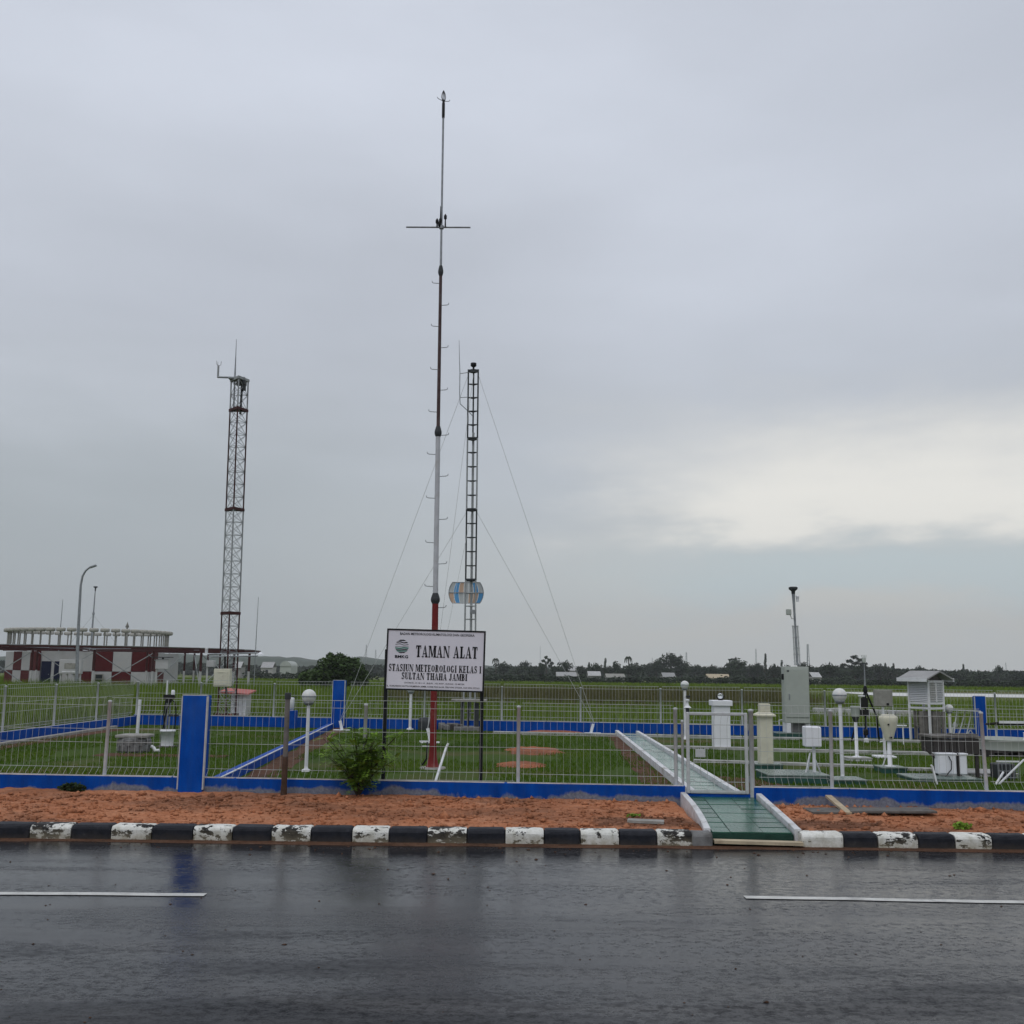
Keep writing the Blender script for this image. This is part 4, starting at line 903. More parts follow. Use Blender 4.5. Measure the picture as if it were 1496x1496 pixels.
# cream pillar
_, p = plinth(1120, 1126, 38, .5, .11, 'low green plinth with white top under the cream pillar')
k_ = p.y*.99/1500; zz_ = lambda py: P(1118, py, p.y).z-p.z; c_ = P(1118.5, 1117, p.y)
t = thing('cream_pillar', 'slender cream pillar with a flared collar and narrower head', 'pillar', (c_.x, p.y, p.z)); w_ = 18.5*k_
MB().box((0, 0, zz_(1045)/2), (w_, w_, zz_(1045)), bev=.008).build('shaft', 'cream_paint', t)
r2 = 13.5*k_; z0, z1, z2 = zz_(1046), zz_(1044), zz_(1040); hd = 7.3*k_
MB().add([(sx*a_, sy*a_, z) for z, a_ in ((z0, r2), (z1, r2), (z2, hd)) for sx, sy in ((-1, -1), (1, -1), (1, 1), (-1, 1))], [[0, 3, 2, 1]]+[[i*4+j, i*4+(j+1) % 4, (i+1)*4+(j+1) % 4, (i+1)*4+j] for i in (0, 1) for j in range(4)]+[[8, 9, 10, 11]]).build('collar', 'cream_paint', t)
MB().box((0, 0, (z2+zz_(1028))/2), (hd*2, hd*2, zz_(1028)-z2), bev=.008).build('head', 'cream_paint', t)
# air-quality cabinet with mast
_, p = plinth(1156, 1079, 52, .8, .14, 'dark green plinth under the tall grey cabinet')
k_ = p.y*.99/1500; zz_ = lambda py: P(1163, py, p.y).z-p.z; c_ = P(1163.5, 1060, p.y)
t = thing('air_quality_cabinet', 'tall grey-green metal cabinet with a door and a leaning sampling mast', 'cabinet', (c_.x, p.y, p.z)); w_ = 35*k_; dd = .5
zt_, zb_ = zz_(974), zz_(1056)
MB().box((0, 0, (zt_+zb_)/2), (w_, dd, zt_-zb_), rz=-.10, bev=.012).build('cabinet_body', 'grey_cabinet', t)
o = MB().box((.01, -dd/2-.012, (zt_+zb_)/2+.05), (w_-.05, .025, zt_-zb_-.22), bev=.006).build('cabinet_door', 'grey_cabinet', t); o.rotation_euler.z = -.10
MB().box((-w_/2+.12, -dd/2-.035, (zt_+zb_)/2-.05), (.03, .03, .16), bev=.006).build('handle', 'steel_grey', o)
MB().box((-w_/2+.10, -dd/2-.03, zt_-.12), (.06, .012, .04)).build('name_plate', 'mast_dark', o)
for sx in (-1, 1): MB().box((sx*(w_/2-.07), 0, zb_/2), (.12, .45, zb_), bev=.01).build('foot', 'white_paint', t)
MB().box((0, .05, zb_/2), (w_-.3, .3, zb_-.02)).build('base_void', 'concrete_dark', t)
MB().box((-w_/2-.03, -.1, zt_-.28), (.06, .1, .16), bev=.01).build('side_fan', 'black_paint', t)
ms = MB(); A_ = P(1165, 972, p.y)-Vector((c_.x, p.y, p.z)); B_ = P(1158.5, 858, p.y)-Vector((c_.x, p.y, p.z)); A_.y = B_.y = 0; D_ = B_-A_
at_ = lambda f: A_+D_*f
for dx in (-.07, .07): ms.tube([at_(0)+Vector((dx, 0, 0)), at_(.5)+Vector((dx*.9, 0, 0))], .022, 6)
for f in (.02, .14, .22, .36, .5): ms.tube([at_(f)+Vector((-.09, 0, 0)), at_(f)+Vector((.09, 0, 0))], .022, 6)
ms.build('mast_frame', 'galvanised', t)
MB().tube([at_(0), at_(.5), at_(.75), at_(.95)], [.035, .03, .035, .05], 8).build('mast_tube', 'steel_grey', t)
MB().lathe([(.05, -.08), (.055, 0), (.12, .05), (.13, .1), (.10, .12), (.001, .125)], at_(.95), 14).build('inlet_head', 'mast_dark', t)
MB().box(at_(.68)+Vector((-.16, 0, 0)), (.13, .12, .16), bev=.015).tube([at_(.68)+Vector((-.12, 0, -.08)), at_(.62)+Vector((-.08, 0, -.06)), at_(.6)], .012, 5).build('mast_camera', 'grey_cabinet', t)
MB().lathe([(.04, -.1), (.04, .04), (.05, .05), (.001, .07)], at_(.86)+Vector((.11, 0, 0)), 10).tube([at_(.88), at_(.88)+Vector((.1, 0, .02))], .01, 5).build('gas_sensor', 'white_clean', t)
q = Gd(1139, 1075); tag(MB().tube([(0, 0, 0), (0, 0, P(1139, 1052, q.y).z-LAWN), (.12, 0, P(1139, 1052, q.y).z-LAWN+.01)], .02, 6).build('vent_pipe', 'white_paint', None, q), 'thin white vent pipe standing left of the grey cabinet', 'pipe')
# white box on a braced stand
_, p = plinth(1158, 1145, 88, .95, .13, 'wide dark green plinth under the white box stand'); 
by = p.y+.05; k_ = by*.99/1500; c_ = P(1190, 1128, by); t = thing('instrument_box_stand', 'white instrument box on a braced white post right of the cream pillar', 'instrument', (c_.x, by, p.z)); zz_ = lambda py: P(1188, py, by).z-p.z
x0, x1 = P(1174.5, 1075, by).x-c_.x, P(1197, 1075, by).x-c_.x; z0, z1 = zz_(1091), zz_(1061)
o = MB().box(((x0+x1)/2, 0, (z0+z1)/2), (x1-x0, .22, z1-z0), bev=.015).build('box', 'white_clean', t)
MB().box(((x0+x1)/2+.06, -.115, (z0+z1)/2), ((x1-x0)*.52, .012, z1-z0-.03), bev=.004).build('box_door', 'white_clean', o)
MB().lathe([(.03, 0), (.028, z0+.05)], n=10).build('post', 'white_paint', t)
for dx, dy in ((-.16, -.05), (-.06, .18), (.13, .12)): MB().tube([(dx, dy, 0), (dx*.2-.04, dy*.2, z0*.75)], .012, 6).build('brace', 'white_paint', t)
# slim rain gauge
_, p = plinth(1252, 1112, 34, .45, .06, 'small white slab under the slim rain gauge', 'edge_white')
k_ = p.y*.99/1500; zz_ = lambda py: P(1252, py, p.y).z-p.z; c_ = P(1252, 1108, p.y)
t = thing('rain_gauge', 'slim rain gauge with a grey cylinder head on a white post', 'rain gauge', (c_.x, p.y, p.z)); r = 6.3*k_
MB().lathe([(.09, 0), (.09, .02), (.035, .03), (.032, zz_(1055))], n=12).build('post', 'white_clean', t)
MB().lathe([(.03, zz_(1055)), (r*.55, zz_(1053)), (r*.85, zz_(1047))], n=14).build('funnel', 'mast_dark', t)
MB().lathe([(r*.85, zz_(1047)), (r*.95, zz_(1045)), (r*.98, zz_(1034)), (r*1.08, zz_(1033)), (r*1.08, zz_(1031.5)), (r*.9, zz_(1031.5)), (r*.8, zz_(1036)), (.001, zz_(1037))], n=18).build('collector', 'grey_cabinet', t)
# tripod weather station
b = Gd(1266, 1085); k_ = b.y*.99/1500; zz_ = lambda py: P(1267, py, b.y).z-LAWN
t = thing('tripod_weather_station', 'black tripod with a thin mast, wind sensor and dark logger boxes', 'weather station', b)
MB().tube([(0, 0, .1), (.0, 0, zz_(1050)), (.02, 0, zz_(1005)), (.02, 0, zz_(985)), (.02, 0, zz_(970))], [.03, .03, .03, .016, .014], 8).build('mast', 'steel_grey', t)
for a, b_ in (((.02, 0, zz_(1008)), (.32, .1, zz_(1046))), ((.32, .1, zz_(1046)), (.42, .25, 0)), ((.02, 0, zz_(1008)), (-.28, .35, .0)), ((.02, 0, zz_(1008)), (-.05, -.12, zz_(1060))), ((-.05, -.12, zz_(1060)), (-.1, -.2, 0))): MB().tube([a, b_], .024, 6).build('tripod_leg', 'black_paint', t)
MB().lathe([(.04, -.05), (.06, 0), (.05, .10), (.03, .14)], (.02, 0, zz_(1010)), 10).build('tripod_hub', 'black_paint', t)
MB().box((-.03, -.05, zz_(1027)), (.15, .13, .26), bev=.01).box((-.05, -.06, zz_(1041)), (.22, .14, .16), bev=.01).build('logger_box', 'black_rubber', t)
q = MB().lathe([(.045, 0), (.05, .09), (.03, .12)], (.02, 0, zz_(968)), 10)
for a in range(4): q.tube([(.02+.04*math.cos(a*1.57), .04*math.sin(a*1.57), zz_(965)), (.02+.06*math.cos(a*1.57), .06*math.sin(a*1.57), zz_(957))], .008, 4)
q.build('wind_sensor', 'grey_cabinet', t)
MB().lathe([(.08, 0), (.09, .02), (.09, .035), (.001, .04)], (-.10, -.05, zz_(1018)), 12).tube([(-.14, -.05, zz_(1044)), (-.14, -.05, zz_(1018))], .012, 5).build('sensor_arm', 'white_paint', t)
MB().lathe([(.03, 0), (.08, .04), (.06, .09), (.08, .12), (.05, .16), (.001, .17)], (-.08, -.2, zz_(1074)), 10).build('soil_probe', 'black_rubber', t)
MB().box((-.07, -.2, .06), (.12, .1, .14), bev=.03).build('ballast_bag', 'white_paint', t)
# grey box on white posts
b = Gd(1293, 1108); push(b, .15); zz_ = lambda py: P(1293, py, b.y).z-LAWN; k_ = b.y*.99/1500
t = thing('grey_panel_box', 'flat grey panel box on a white post behind the tapered rain gauge', 'instrument', b)
MB().box((.0, .05, .02), (.42, .35, .05), bev=.01).build('foot_slab', 'white_clean', t)
MB().lathe([(.03, .03), (.028, zz_(1030))], n=10).tube([(-.0, 0, .35), (-.10, 0, .33)], .012, 5).build('post', 'white_paint', t)
MB().box((.0, -.02, zz_(1020)), (26*k_, .10, 24*k_), bev=.01).build('panel', 'dish_grey', t)
MB().box((.08, -.08, zz_(1028.5)), (.045, .03, .045)).build('lock', 'black_rubber', t)
MB().tube([(.5*26*k_+.02, 0, zz_(1030)), (.5*26*k_+.02, 0, zz_(1056))], .01, 5).tube([(.1, 0, zz_(1030)), (.5*26*k_+.02, 0, zz_(1030))], .01, 5).build('side_bracket', 'white_paint', t)
# tapered rain gauge
_, p = plinth(1301, 1130, 35, .5, .10, 'small green plinth with white top under the tapered rain gauge')
k_ = p.y*.99/1500; zz_ = lambda py: P(1300, py, p.y).z-p.z; c_ = P(1300.5, 1120, p.y); t = thing('recording_rain_gauge', 'cream tapered rain gauge on a white post right of the tripod', 'rain gauge', (c_.x, p.y, p.z))
MB().lathe([(.10, 0), (.10, .015), (.04, .02), (.037, zz_(1081))], n=12).build('post', 'white_clean', t)
MB().lathe([(5.5*k_, zz_(1082)), (6.2*k_, zz_(1079)), (12.8*k_, zz_(1055)), (13.4*k_, zz_(1049)), (12.8*k_, zz_(1047)), (9.5*k_, zz_(1044.5)), (9.0*k_, zz_(1044)), (8.4*k_, zz_(1045)), (.001, zz_(1047))], n=22).build('tapered_body', 'cream_paint', t)
MB().box((-.05, -6.5*k_-.06, zz_(1058)), (.03, .02, .03)).box((.0, -5.6*k_-.03, zz_(1077)), (.04, .02, .03)).build('door_catch', 'black_rubber', t)
MB().tube([(-.1, .1, 0), (0, 0, zz_(1090))], .012, 5).build('brace', 'white_paint', t)
q = Gd(1320, 1088); tag(MB().tube([(0, 0, 0), (0, 0, P(1320, 1060, q.y).z-LAWN)], .014, 6).box((-.03, 0, P(1320, 1060, q.y).z-LAWN), (.26, .06, .03), bev=.005).build('shelf_post', 'white_clean', None, q), 'small white shelf on a thin post beside the louvred screen', 'shelf')
# Stevenson screen
sb = Gd(1356, 1084); push(sb, .35); k_ = sb.y*.99/1500; zz_ = lambda py: P(1356, py, sb.y).z-LAWN; rz_ = 1.08
t = thing('louvred_screen', 'white louvred weather screen with a pitched roof on tall white legs', 'weather screen', sb, -rz_); W_ = .64; D2 = .56
z0, z1 = zz_(1036), zz_(993)
for sx in (-1, 1):
    for syy in (-1, 1): MB().box((sx*W_/2, syy*D2/2, z1/2), (.055, .055, z1), bev=.006).build('leg', 'white_paint', t)
for z in (z0+.03, zz_(1027), z1-.04):
    for syy in (-1, 1): MB().box((0, syy*D2/2, z), (W_-.056, .045, .05)).build('frame_rail', 'white_paint', t)
    for sx in (-1, 1): MB().box((sx*W_/2, 0, z), (.045, D2-.056, .05)).build('frame_rail', 'white_paint', t)
zl0, zl1 = zz_(1026)+.02, z1-.07
nl = 11
lm1 = MB().box((0, 0, 0), (W_-.06, .05, .012), rot=Matrix.Rotation(.75, 3, 'X')).mesh('louvre', 'white_paint'); lm2 = MB().box((0, 0, 0), (.05, D2-.06, .012), rot=Matrix.Rotation(-.75, 3, 'Y')).mesh('louvre', 'white_paint')
for i in range(nl):
    z = zl0+(zl1-zl0)*(i+.5)/nl
    inst('louvre', lm1, t, (0, -D2/2, z)); inst('louvre', lm1, t, (0, D2/2, z)); inst('louvre', lm2, t, (W_/2, 0, z)); inst('louvre', lm2, t, (-W_/2, 0, z))
MB().box((0, 0, (zl0+zl1)/2), (W_-.10, D2-.10, zl1-zl0)).build('inner_box', 'white_paint', t)
MB().box((W_/2+.01, 0, (zl0+zl1)/2), (.02, .05, zl1-zl0)).build('door_stile', 'white_paint', t)
zr = zz_(980); ov = .24; q = MB()
rx = W_/2+.17
for syy in (-1, 1): q.prism([(-rx, 0, zr), (rx, 0, zr), (rx, syy*(D2/2+ov), z1+.03), (-rx, syy*(D2/2+ov), z1+.03)][::syy], (0, 0, 0), (0, 0, -.035))
q.build('roof', 'roof_pale', t)
for syy in (-1, 1): MB().box((0, syy*(D2/2+ov+.006), z1+.0), (2*rx, .02, .10)).build('fascia', 'white_paint', t)
q = MB()
for sx in (-1, 1): q.prism([(sx*(rx-.22), -D2/2-.05, z1-.01), (sx*(rx-.22), D2/2+.05, z1-.01), (sx*(rx-.22), 0, zr-.05)], (0, 0, 0), (.02, 0, 0))
q.build('gable', 'wood_grey', t)
# grey slatted crate beneath the screen
cy = sb.y-.1; t2 = thing('slatted_crate', 'weathered grey slatted timber steps under the louvred screen', 'crate', (P(1359, 1083, cy).x, cy, LAWN)); w_ = 38*k_; h_ = P(1358, 1039, cy).z-LAWN
for i in range(6): MB().box((-w_/2+w_*(i+.5)/6, -.20, h_/2), (w_/6-.02, .03, h_), bev=.004).build('slat', 'wood_grey', t2)
for i in range(6): MB().box((-w_/2+w_*(i+.5)/6, .18, h_/2), (w_/6-.02, .03, h_), bev=.004).build('slat', 'wood_grey', t2)
MB().box((0, -.165, h_*.15), (w_, .04, .06)).box((0, -.165, h_*.85), (w_, .04, .06)).box((0, 0, h_*.5), (w_-.06, .30, .03)).build('crate_rail', 'wood_grey', t2)
# grey table with apron
tb_ = Gd(1390, 1139); k_ = tb_.y*.99/1500; push(tb_, .35); zz_ = lambda py: P(1390, py, tb_.y-.3).z-LAWN
t = thing('grey_table', 'dark grey timber table with a deep apron standing in front of the louvred screen', 'table', tb_); w_ = 66*k_
z0, z1 = zz_(1102), zz_(1075)
MB().box((0, 0, z1-.02), (w_+.06, .62, .04), bev=.006).build('table_top', 'wood_grey', t)
nb = 6
for i in range(nb): MB().box((-w_/2+w_*(i+.5)/nb, -.28, (z0+z1-.04)/2), (w_/nb-.012, .03, z1-z0-.05)).build('apron_board', 'wood_dark', t)
for sx in (-1, 1): MB().box((sx*(w_/2-.02), 0.02, (z0+z1-.04)/2), (.03, .52, z1-z0-.06)).build('apron_side', 'wood_dark', t)
for x in (-w_/2+.04, -w_/2+.22, w_/2-.17, w_/2-.03): MB().box((x, -.22 if x in (-w_/2+.04, w_/2-.03) else .2, (z1-.05)/2), (.055, .055, z1-.05), bev=.004).build('leg', 'wood_dark', t)
MB().bar((-w_/2+.02, -.25, z0-.06), (-w_/2-.16, -.25, z0+.12), .04).build('corner_brace', 'wood_dark', t)
tt = t; ztab = LAWN+z1
# solar rack on the table
rk = thing('solar_panel_rack', 'small solar panel on slanting white struts standing on the grey table', 'solar panel', (P(1406, 1074, tb_.y).x, tb_.y, ztab)); zz_ = lambda py: P(1406, py, tb_.y).z-ztab; pu = tb_.y/1500
MB().box((6*pu, 0, zz_(1038)), (32*pu, .34, .02), rot=Matrix.Rotation(-.02, 3, 'X')@Matrix.Rotation(.03, 3, 'Y')).build('panel', 'galvanised', rk)
for x0, x1 in ((-14, -6), (-7, 6), (4, 15)): MB().bar((x0*pu, -.05, .0), (x1*pu, 0, zz_(1039)), .014).build('strut', 'galvanised', rk)
MB().box((0, 0, .012), (34*pu, .3, .022)).build('rack_base', 'wood_grey', rk)
MB().tube([(-13*pu, .05, 0), (-12*pu, .05, .1), (-8*pu, .05, .14)], .02, 6).lathe([(.03, 0), (.045, .04), (.02, .1)], (-8*pu, .05, .12), 8).tube([(5*pu, -.08, .02), (8*pu, -.1, .09), (12*pu, -.08, .03)], .012, 5).build('sensor', 'grey_cabinet', rk)
# white boxes under the table
for i, (x0, x1, y0, y1, lab) in enumerate(((1372.5, 1399, 1102.5, 1137, 'large white cabinet with a black cable under the grey table'), (1404, 1415, 1103, 1137, 'narrow white tapered cabinet beside a dark post under the grey table'))):
    Yc = tb_.y-.42; a, b = P(x0, y1, Yc), P(x1, y1, Yc); zt_ = P(x0, y0, Yc).z-LAWN; zb_ = max(.03, a.z-LAWN+.0); t = thing('white_cabinet', lab, 'cabinet', ((a.x+b.x)/2, Yc+.12, LAWN)); w_ = b.x-a.x
    MB().box((0, 0, (zt_+.06)/2+.03), (w_, .22, zt_-.06), bev=.015).build('cabinet_body', 'white_clean', t)
    MB().box((0, -.0, zt_+.012), (w_+.03, .26, .03), bev=.01).build('cabinet_lid', 'white_clean', t)
    MB().box((0, 0, .03), (w_*.9, .18, .06)).build('cabinet_foot', 'concrete_dark', t)
    if i == 0:
        MB().box((-w_*.22, -.112, (zt_+.06)/2+.03), (w_*.45, .012, zt_-.1), bev=.004).build('cabinet_door', 'white_clean', t)
        MB().tube([(w_*.05, -.13, zt_-.02), (w_*.1, -.14, zt_*.85), (w_*.18, -.14, zt_*.75), (w_*.15, -.14, zt_*.42), (-w_*.1, -.16, .1), (-w_*.35, -.2, .02)], .009, 6).build('cable', 'cable', t)
q = P(1402, 1137, tb_.y-.36); tag(MB().box((0, 0, .5*(P(1402, 1100, tb_.y-.36).z-LAWN)), (.055, .05, P(1402, 1100, tb_.y-.36).z-LAWN), bev=.004).build('timber_post', 'wood_dark', None, (q.x, tb_.y-.36, LAWN)), 'dark timber post between the two white cabinets', 'post')
plinth(1372, 1143, 96, .85, .055, 'green plinth with white edge under the grey table and white cabinets')
a = Gd(1369, 1146); tag(MB().tube([(0, 0, 0), (-.05, .03, .28), (-.075, .04, P(1364, 1118, a.y).z-LAWN)], .018, 6).build('leaning_stake', 'white_paint', None, a), 'short white stake leaning left of the large white cabinet', 'stake')
plinth(1443, 1135, 70, .5, .06, 'pale slab beside the wire cage right of the grey table', 'edge_white', 'paving_slab')
# evaporation pan with roofed table beyond
eb = Gd(1470, 1107); push(eb, .7); k_ = eb.y*.99/1500; zz_ = lambda py: P(1470, py, eb.y-.6).z-LAWN
t = thing('evaporation_pan', 'wide pale metal evaporation pan on a dark timber grid', 'pan', eb); r = 45*k_
for i in range(5): MB().box((-r*.9+i*r*.45, 0, .045), (.10, r*1.9, .09)).build('grid_timber', 'wood_dark', t)
MB().box((0, -r*.85, .115), (r*2, .08, .045)).box((0, r*.85, .115), (r*2, .08, .045)).box((0, 0, .115), (r*2, .08, .045)).build('grid_bearer', 'wood_dark', t)
ht = zz_(1081); MB().lathe([(r, .14), (r, ht-.03), (r*1.02, ht-.02), (r*1.02, ht), (r*.97, ht), (r*.97, .2), (.001, .2)], n=36).build('pan_wall', 'grey_cabinet', t)
MB().lathe([(r*.965, 0), (.001, .0)], (0, 0, ht-.08), n=36).build('water', 'pond_water', t)
MB().lathe([(.05, 0), (.03, .05), (.03, .14), (.04, .16), (.001, .17)], (.35, -.2, ht-.02), 8).build('stilling_well', 'white_clean', t)
rb = Gd(1478, 1098); push(rb, 1.2); t = thing('roofed_rack', 'low rack with a thin flat dark roof right of the blue pillar', 'rack', rb); zr = P(1470, 1057, rb.y).z-LAWN; k_ = rb.y*.99/1500
MB().box((0.1, 0, zr), (64*k_, .75, .045), rot=Matrix.Rotation(-.10, 3, 'X'), bev=.006).build('flat_roof', 'wood_dark', t)
MB().box((0.1, -.385, zr+.05), (64*k_, .025, .06)).build('roof_edge', 'white_paint', t)
for x in (-.35, .55): MB().box((x, 0, (zr-.02)/2), (.04, .04, zr-.02)).build('leg', 'white_paint', t)
# wire cage
cb_ = Gd(1466, 1141); push(cb_, .25); k_ = cb_.y*.99/1500; t = thing('wire_cage', 'dark wire cage with a pale top rail beside the last fence post', 'cage', cb_); w_ = 29*k_; h_ = P(1466, 1111, cb_.y).z-LAWN
MB().box((0, 0, h_*.45), (w_*.86, .34, h_*.8), bev=.02).build('cage_core', 'tarp', t)
q = MB()
for i in range(6): q.tube([(-w_/2+w_*i/5, -.2, 0), (-w_/2+w_*i/5, -.2, h_)], .007, 4)
for z in (.05, h_*.5): q.tube([(-w_/2, -.2, z), (w_/2, -.2, z)], .006, 4)
q.build('cage_wire', 'steel_grey', t); MB().box((0, -.2, h_), (w_+.04, .03, .025)).build('top_rail', 'white_paint', t)
for (xa, ya, xb, yb, lab) in ((1454, 1147, 1466, 1128, 'short pale stick leaning low against the wire cage'), (1458, 1152, 1496, 1110, 'long pale stick leaning across the wire cage')):
    a = Gd(xa, min(ya, 1147)); b = P(xb, yb, a.y+.08); tag(MB().tube([(0, 0, 0), (b.x-a.x, .08, b.z-LAWN)], .018, 6).build('leaning_stick', 'white_paint', None, a), lab, 'stick')

# ================================================================ INSTRUMENTS, left-hand garden
b = Gd(196, 1100.5); k_ = b.y*.99/1500; push(b, .3); t = thing('concrete_pit', 'rough grey concrete ring with a cracked lid on the left lawn', 'concrete pit', b); w_ = 44*k_; zz_ = lambda py: P(196, py, b.y-.25).z-LAWN
MB().lathe([(w_*.5, 0), (w_*.5, zz_(1079)), (w_*.48, zz_(1078))], n=12, smooth=False).build('pit_ring', 'concrete_dark', t)
for i in range(3): MB().box((-w_*.34+i*w_*.33, 0, zz_(1076)), (w_*.345, w_*.9, .06), rz=random.uniform(-.05, .05), rot=Matrix.Rotation(random.uniform(-.05, .05), 3, 'Y'), bev=.012).build('lid_slab', 'concrete', t)
for i in range(9):
    a = math.pi+math.pi*(i+.5)/9; MB().box((w_*.5*math.cos(a), w_*.5*math.sin(a), .09 if i % 2 else .2), (.17, .05, .13), rz=a+math.pi/2, bev=.012).build('stone', 'concrete_dark', t)
a = Gd(199, 1092); top = P(204.5, 1022, a.y); tag(MB().tube([(0, 0, 0), (top.x-a.x-.0, 0, top.z-LAWN)], .034, 10).build('white_pipe', 'white_paint', None, a), 'white pipe standing up at the concrete pit on the left lawn', 'pipe')
b = Gd(241, 1092); k_ = b.y*.99/1500; zz_ = lambda py: P(241, py, b.y).z-LAWN; b.y += .12
t = thing('white_bucket', 'white box-shaped bucket with a rim under the cabled instrument pole', 'bucket', b)
MB().lathe([(8.6*k_, .03), (9.6*k_, zz_(1069)), (11.0*k_, zz_(1069)), (11.0*k_, zz_(1066)), (9*k_, zz_(1066)), (.001, zz_(1068))], n=20).build('bucket_body', 'white_clean', t)
MB().box((0, 0, .015), (.36, .3, .03)).build('bucket_base', 'wood_grey', t)
b2 = Vector((P(239, 1090, b.y+.25).x, b.y+.25, LAWN)); t = thing('cabled_instrument_pole', 'instrument pole with drooping black cables and a small white cap', 'instrument', b2); zz_ = lambda py: P(241, py, b2.y).z-LAWN
MB().tube([(0, 0, 0), (.02, 0, zz_(1020))], .026, 8).tube([(.09, 0, 0), (.09, 0, zz_(1018))], .02, 8).build('pole', 'steel_grey', t)
MB().box((.06, 0, zz_(1018)), (.24, .1, .10), bev=.01).box((.05, 0, zz_(1024)), (.12, .12, .08), bev=.01).build('junction_box', 'black_rubber', t)
MB().lathe([(.035, 0), (.042, .02), (.042, .10), (.03, .12), (.001, .125)], (.14, 0, zz_(1016)), 10).build('white_cap', 'white_clean', t)
MB().tube([(.0, 0, zz_(1019)), (0, 0, zz_(994))], .018, 8).build('upper_tube', 'white_paint', t)
MB().box((.18, 0, zz_(1045)), (.22, .05, .05)).build('side_arm', 'mast_dark', t)
q = MB(); q.tube([(.0, -.06, 0), (-.06, -.07, .2), (.0, -.06, .5), (.04, -.06, .8), (.08, -.06, zz_(1030)), (.12, -.05, zz_(1020))], .014, 6).tube([(-.06, -.05, 0), (.02, -.06, .3), (-.02, -.06, .7), (.0, -.05, zz_(1024))], .014, 6).tube([(.12, -.05, zz_(1022)), (.2, -.05, zz_(1025)), (.24, -.05, zz_(1035)), (.25, -.05, zz_(1050)), (.23, -.05, zz_(1077))], .014, 6)
q.build('black_cables', 'cable', t)
a = Gd(222, 1099); tag(MB().tube([(-.02, 0, .12), (.04, -.02, .09), (.08, -.03, .03), (.16, -.02, .045)], [.035, .035, .04, .03], 8).build('elbow_pipe', 'white_paint', None, a), 'white elbow pipe lying between the concrete pit and bucket', 'pipe')
# blue meter pedestal with white cylinder
b = Gd(426.5, 1064); b.y -= .02; k_ = b.y*.99/1500; zz_ = lambda py: P(427, py, b.y).z-LAWN; t = thing('blue_pedestal', 'square blue pedestal against the back wall behind the rusty pole', 'pedestal', b)
MB().box((0, -.02, zz_(1038)/2), (13.5*k_, .26, zz_(1038)), bev=.01).build('pedestal_body', 'blue_paint', t)
t = thing('white_canister', 'white cylinder canister on the blue pedestal', 'canister', (b.x-.02, b.y-.02, LAWN+zz_(1038))); h_ = zz_(1019)-zz_(1038)
MB().lathe([(.045, 0), (.045, .03), (.07, .04), (.072, h_-.02), (.06, h_), (.001, h_+.005)], n=14).build('canister_body', 'white_paint', t)
MB().box((.06, 0, h_+.01), (.16, .05, .02)).build('top_arm', 'mast_dark', t)
# rusty pole on the verge
a = onwall(414.5, 1158, -.16); a.z = verge_z(a.x, a.y)-.03; k_ = a.y*.99/1500; h_ = P(416, 1012, a.y).z-a.z; zm = P(415, 1105, a.y).z-a.z
t = thing('rusty_pole', 'short weathered pole with a rusty lower half standing in front of the blue wall', 'pole', a)
MB().lathe([(4.6*k_, 0), (4.7*k_, .14), (4.2*k_, .16), (4.3*k_, zm)], n=12).build('lower_sleeve', 'rust', t); MB().lathe([(3.7*k_, zm), (3.6*k_, h_-.09)], n=12).build('upper_tube', 'pole_grey', t)
MB().lathe([(4.6*k_, h_-.09), (4.7*k_, h_-.01), (4.2*k_, h_), (.001, h_)], n=12).build('cap', 'mast_dark', t)

# ================================================================ SMALL THINGS ON THE GROUND
def soil_patch(px0, px1, py0, py1, label, m='red_patch', seed=1):
    a, b = Gd(px0, (py0+py1)/2), Gd(px1, (py0+py1)/2); n_, f_ = Gd((px0+px1)/2, py1), Gd((px0+px1)/2, py0); c_ = (n_+f_)/2; rx_ = (b-a).length/2; ry_ = (f_-n_).length/2; V = [(c_.x, c_.y, LAWN+.05)]; n = 48
    for ring, z in ((.5, .045), (.85, .02), (1.0, -.002)):
        for i in range(n):
            an = 2*math.pi*i/n; w_ = .95+.30*noise.noise((math.cos(an)*2.5, math.sin(an)*2.5, seed))+.16*noise.noise((math.cos(an)*9, math.sin(an)*9, seed)); V.append((c_.x+rx_*ring*w_*math.cos(an), c_.y+ry_*ring*w_*math.sin(an), LAWN+.004+z+.015*noise.noise((i, ring*9, seed))*(ring < 1)))
    F = [[0, 1+i, 1+(i+1) % n] for i in range(n)]
    for r_ in range(2):
        for i in range(n): p, q = 1+r_*n+i, 1+r_*n+(i+1) % n; F += [[p, p+n, q+n], [p, q+n, q]]
    o = npmesh('soil_patch', V, F, m); return struct(o, 'structure', label)
PATCH = [(740, 822, 1091.5, 1103.5), (724, 799, 1113.5, 1122.5), (764, 850, 1066.5, 1072)]
for i, q in enumerate(PATCH): soil_patch(*q, ['bare orange soil oval on the lawn further from the fence', 'bare orange soil oval on the lawn nearer the front fence', 'thin bare orange soil strip by the back edging'][i], seed=i+1)
def soil_quad(pts, label):
    n = 24; a, b, c_, d = pts; V = []
    for i in range(n+1):
        u = i/n
        for j in range(4):
            v = j/3; p = (a.lerp(b, u)).lerp(d.lerp(c_, u), v); e = .12*noise.noise((u*14, v*3, a.x)) if j in (0, 3) else 0; V.append((p.x+e, p.y, LAWN+.004+(.012 if j in (1, 2) else 0)))
    F = [[i*4+j, (i+1)*4+j, (i+1)*4+j+1, i*4+j+1] for i in range(n) for j in range(3)]
    return struct(npmesh('soil_strip', V, F, 'brown_soil'), 'structure', label)
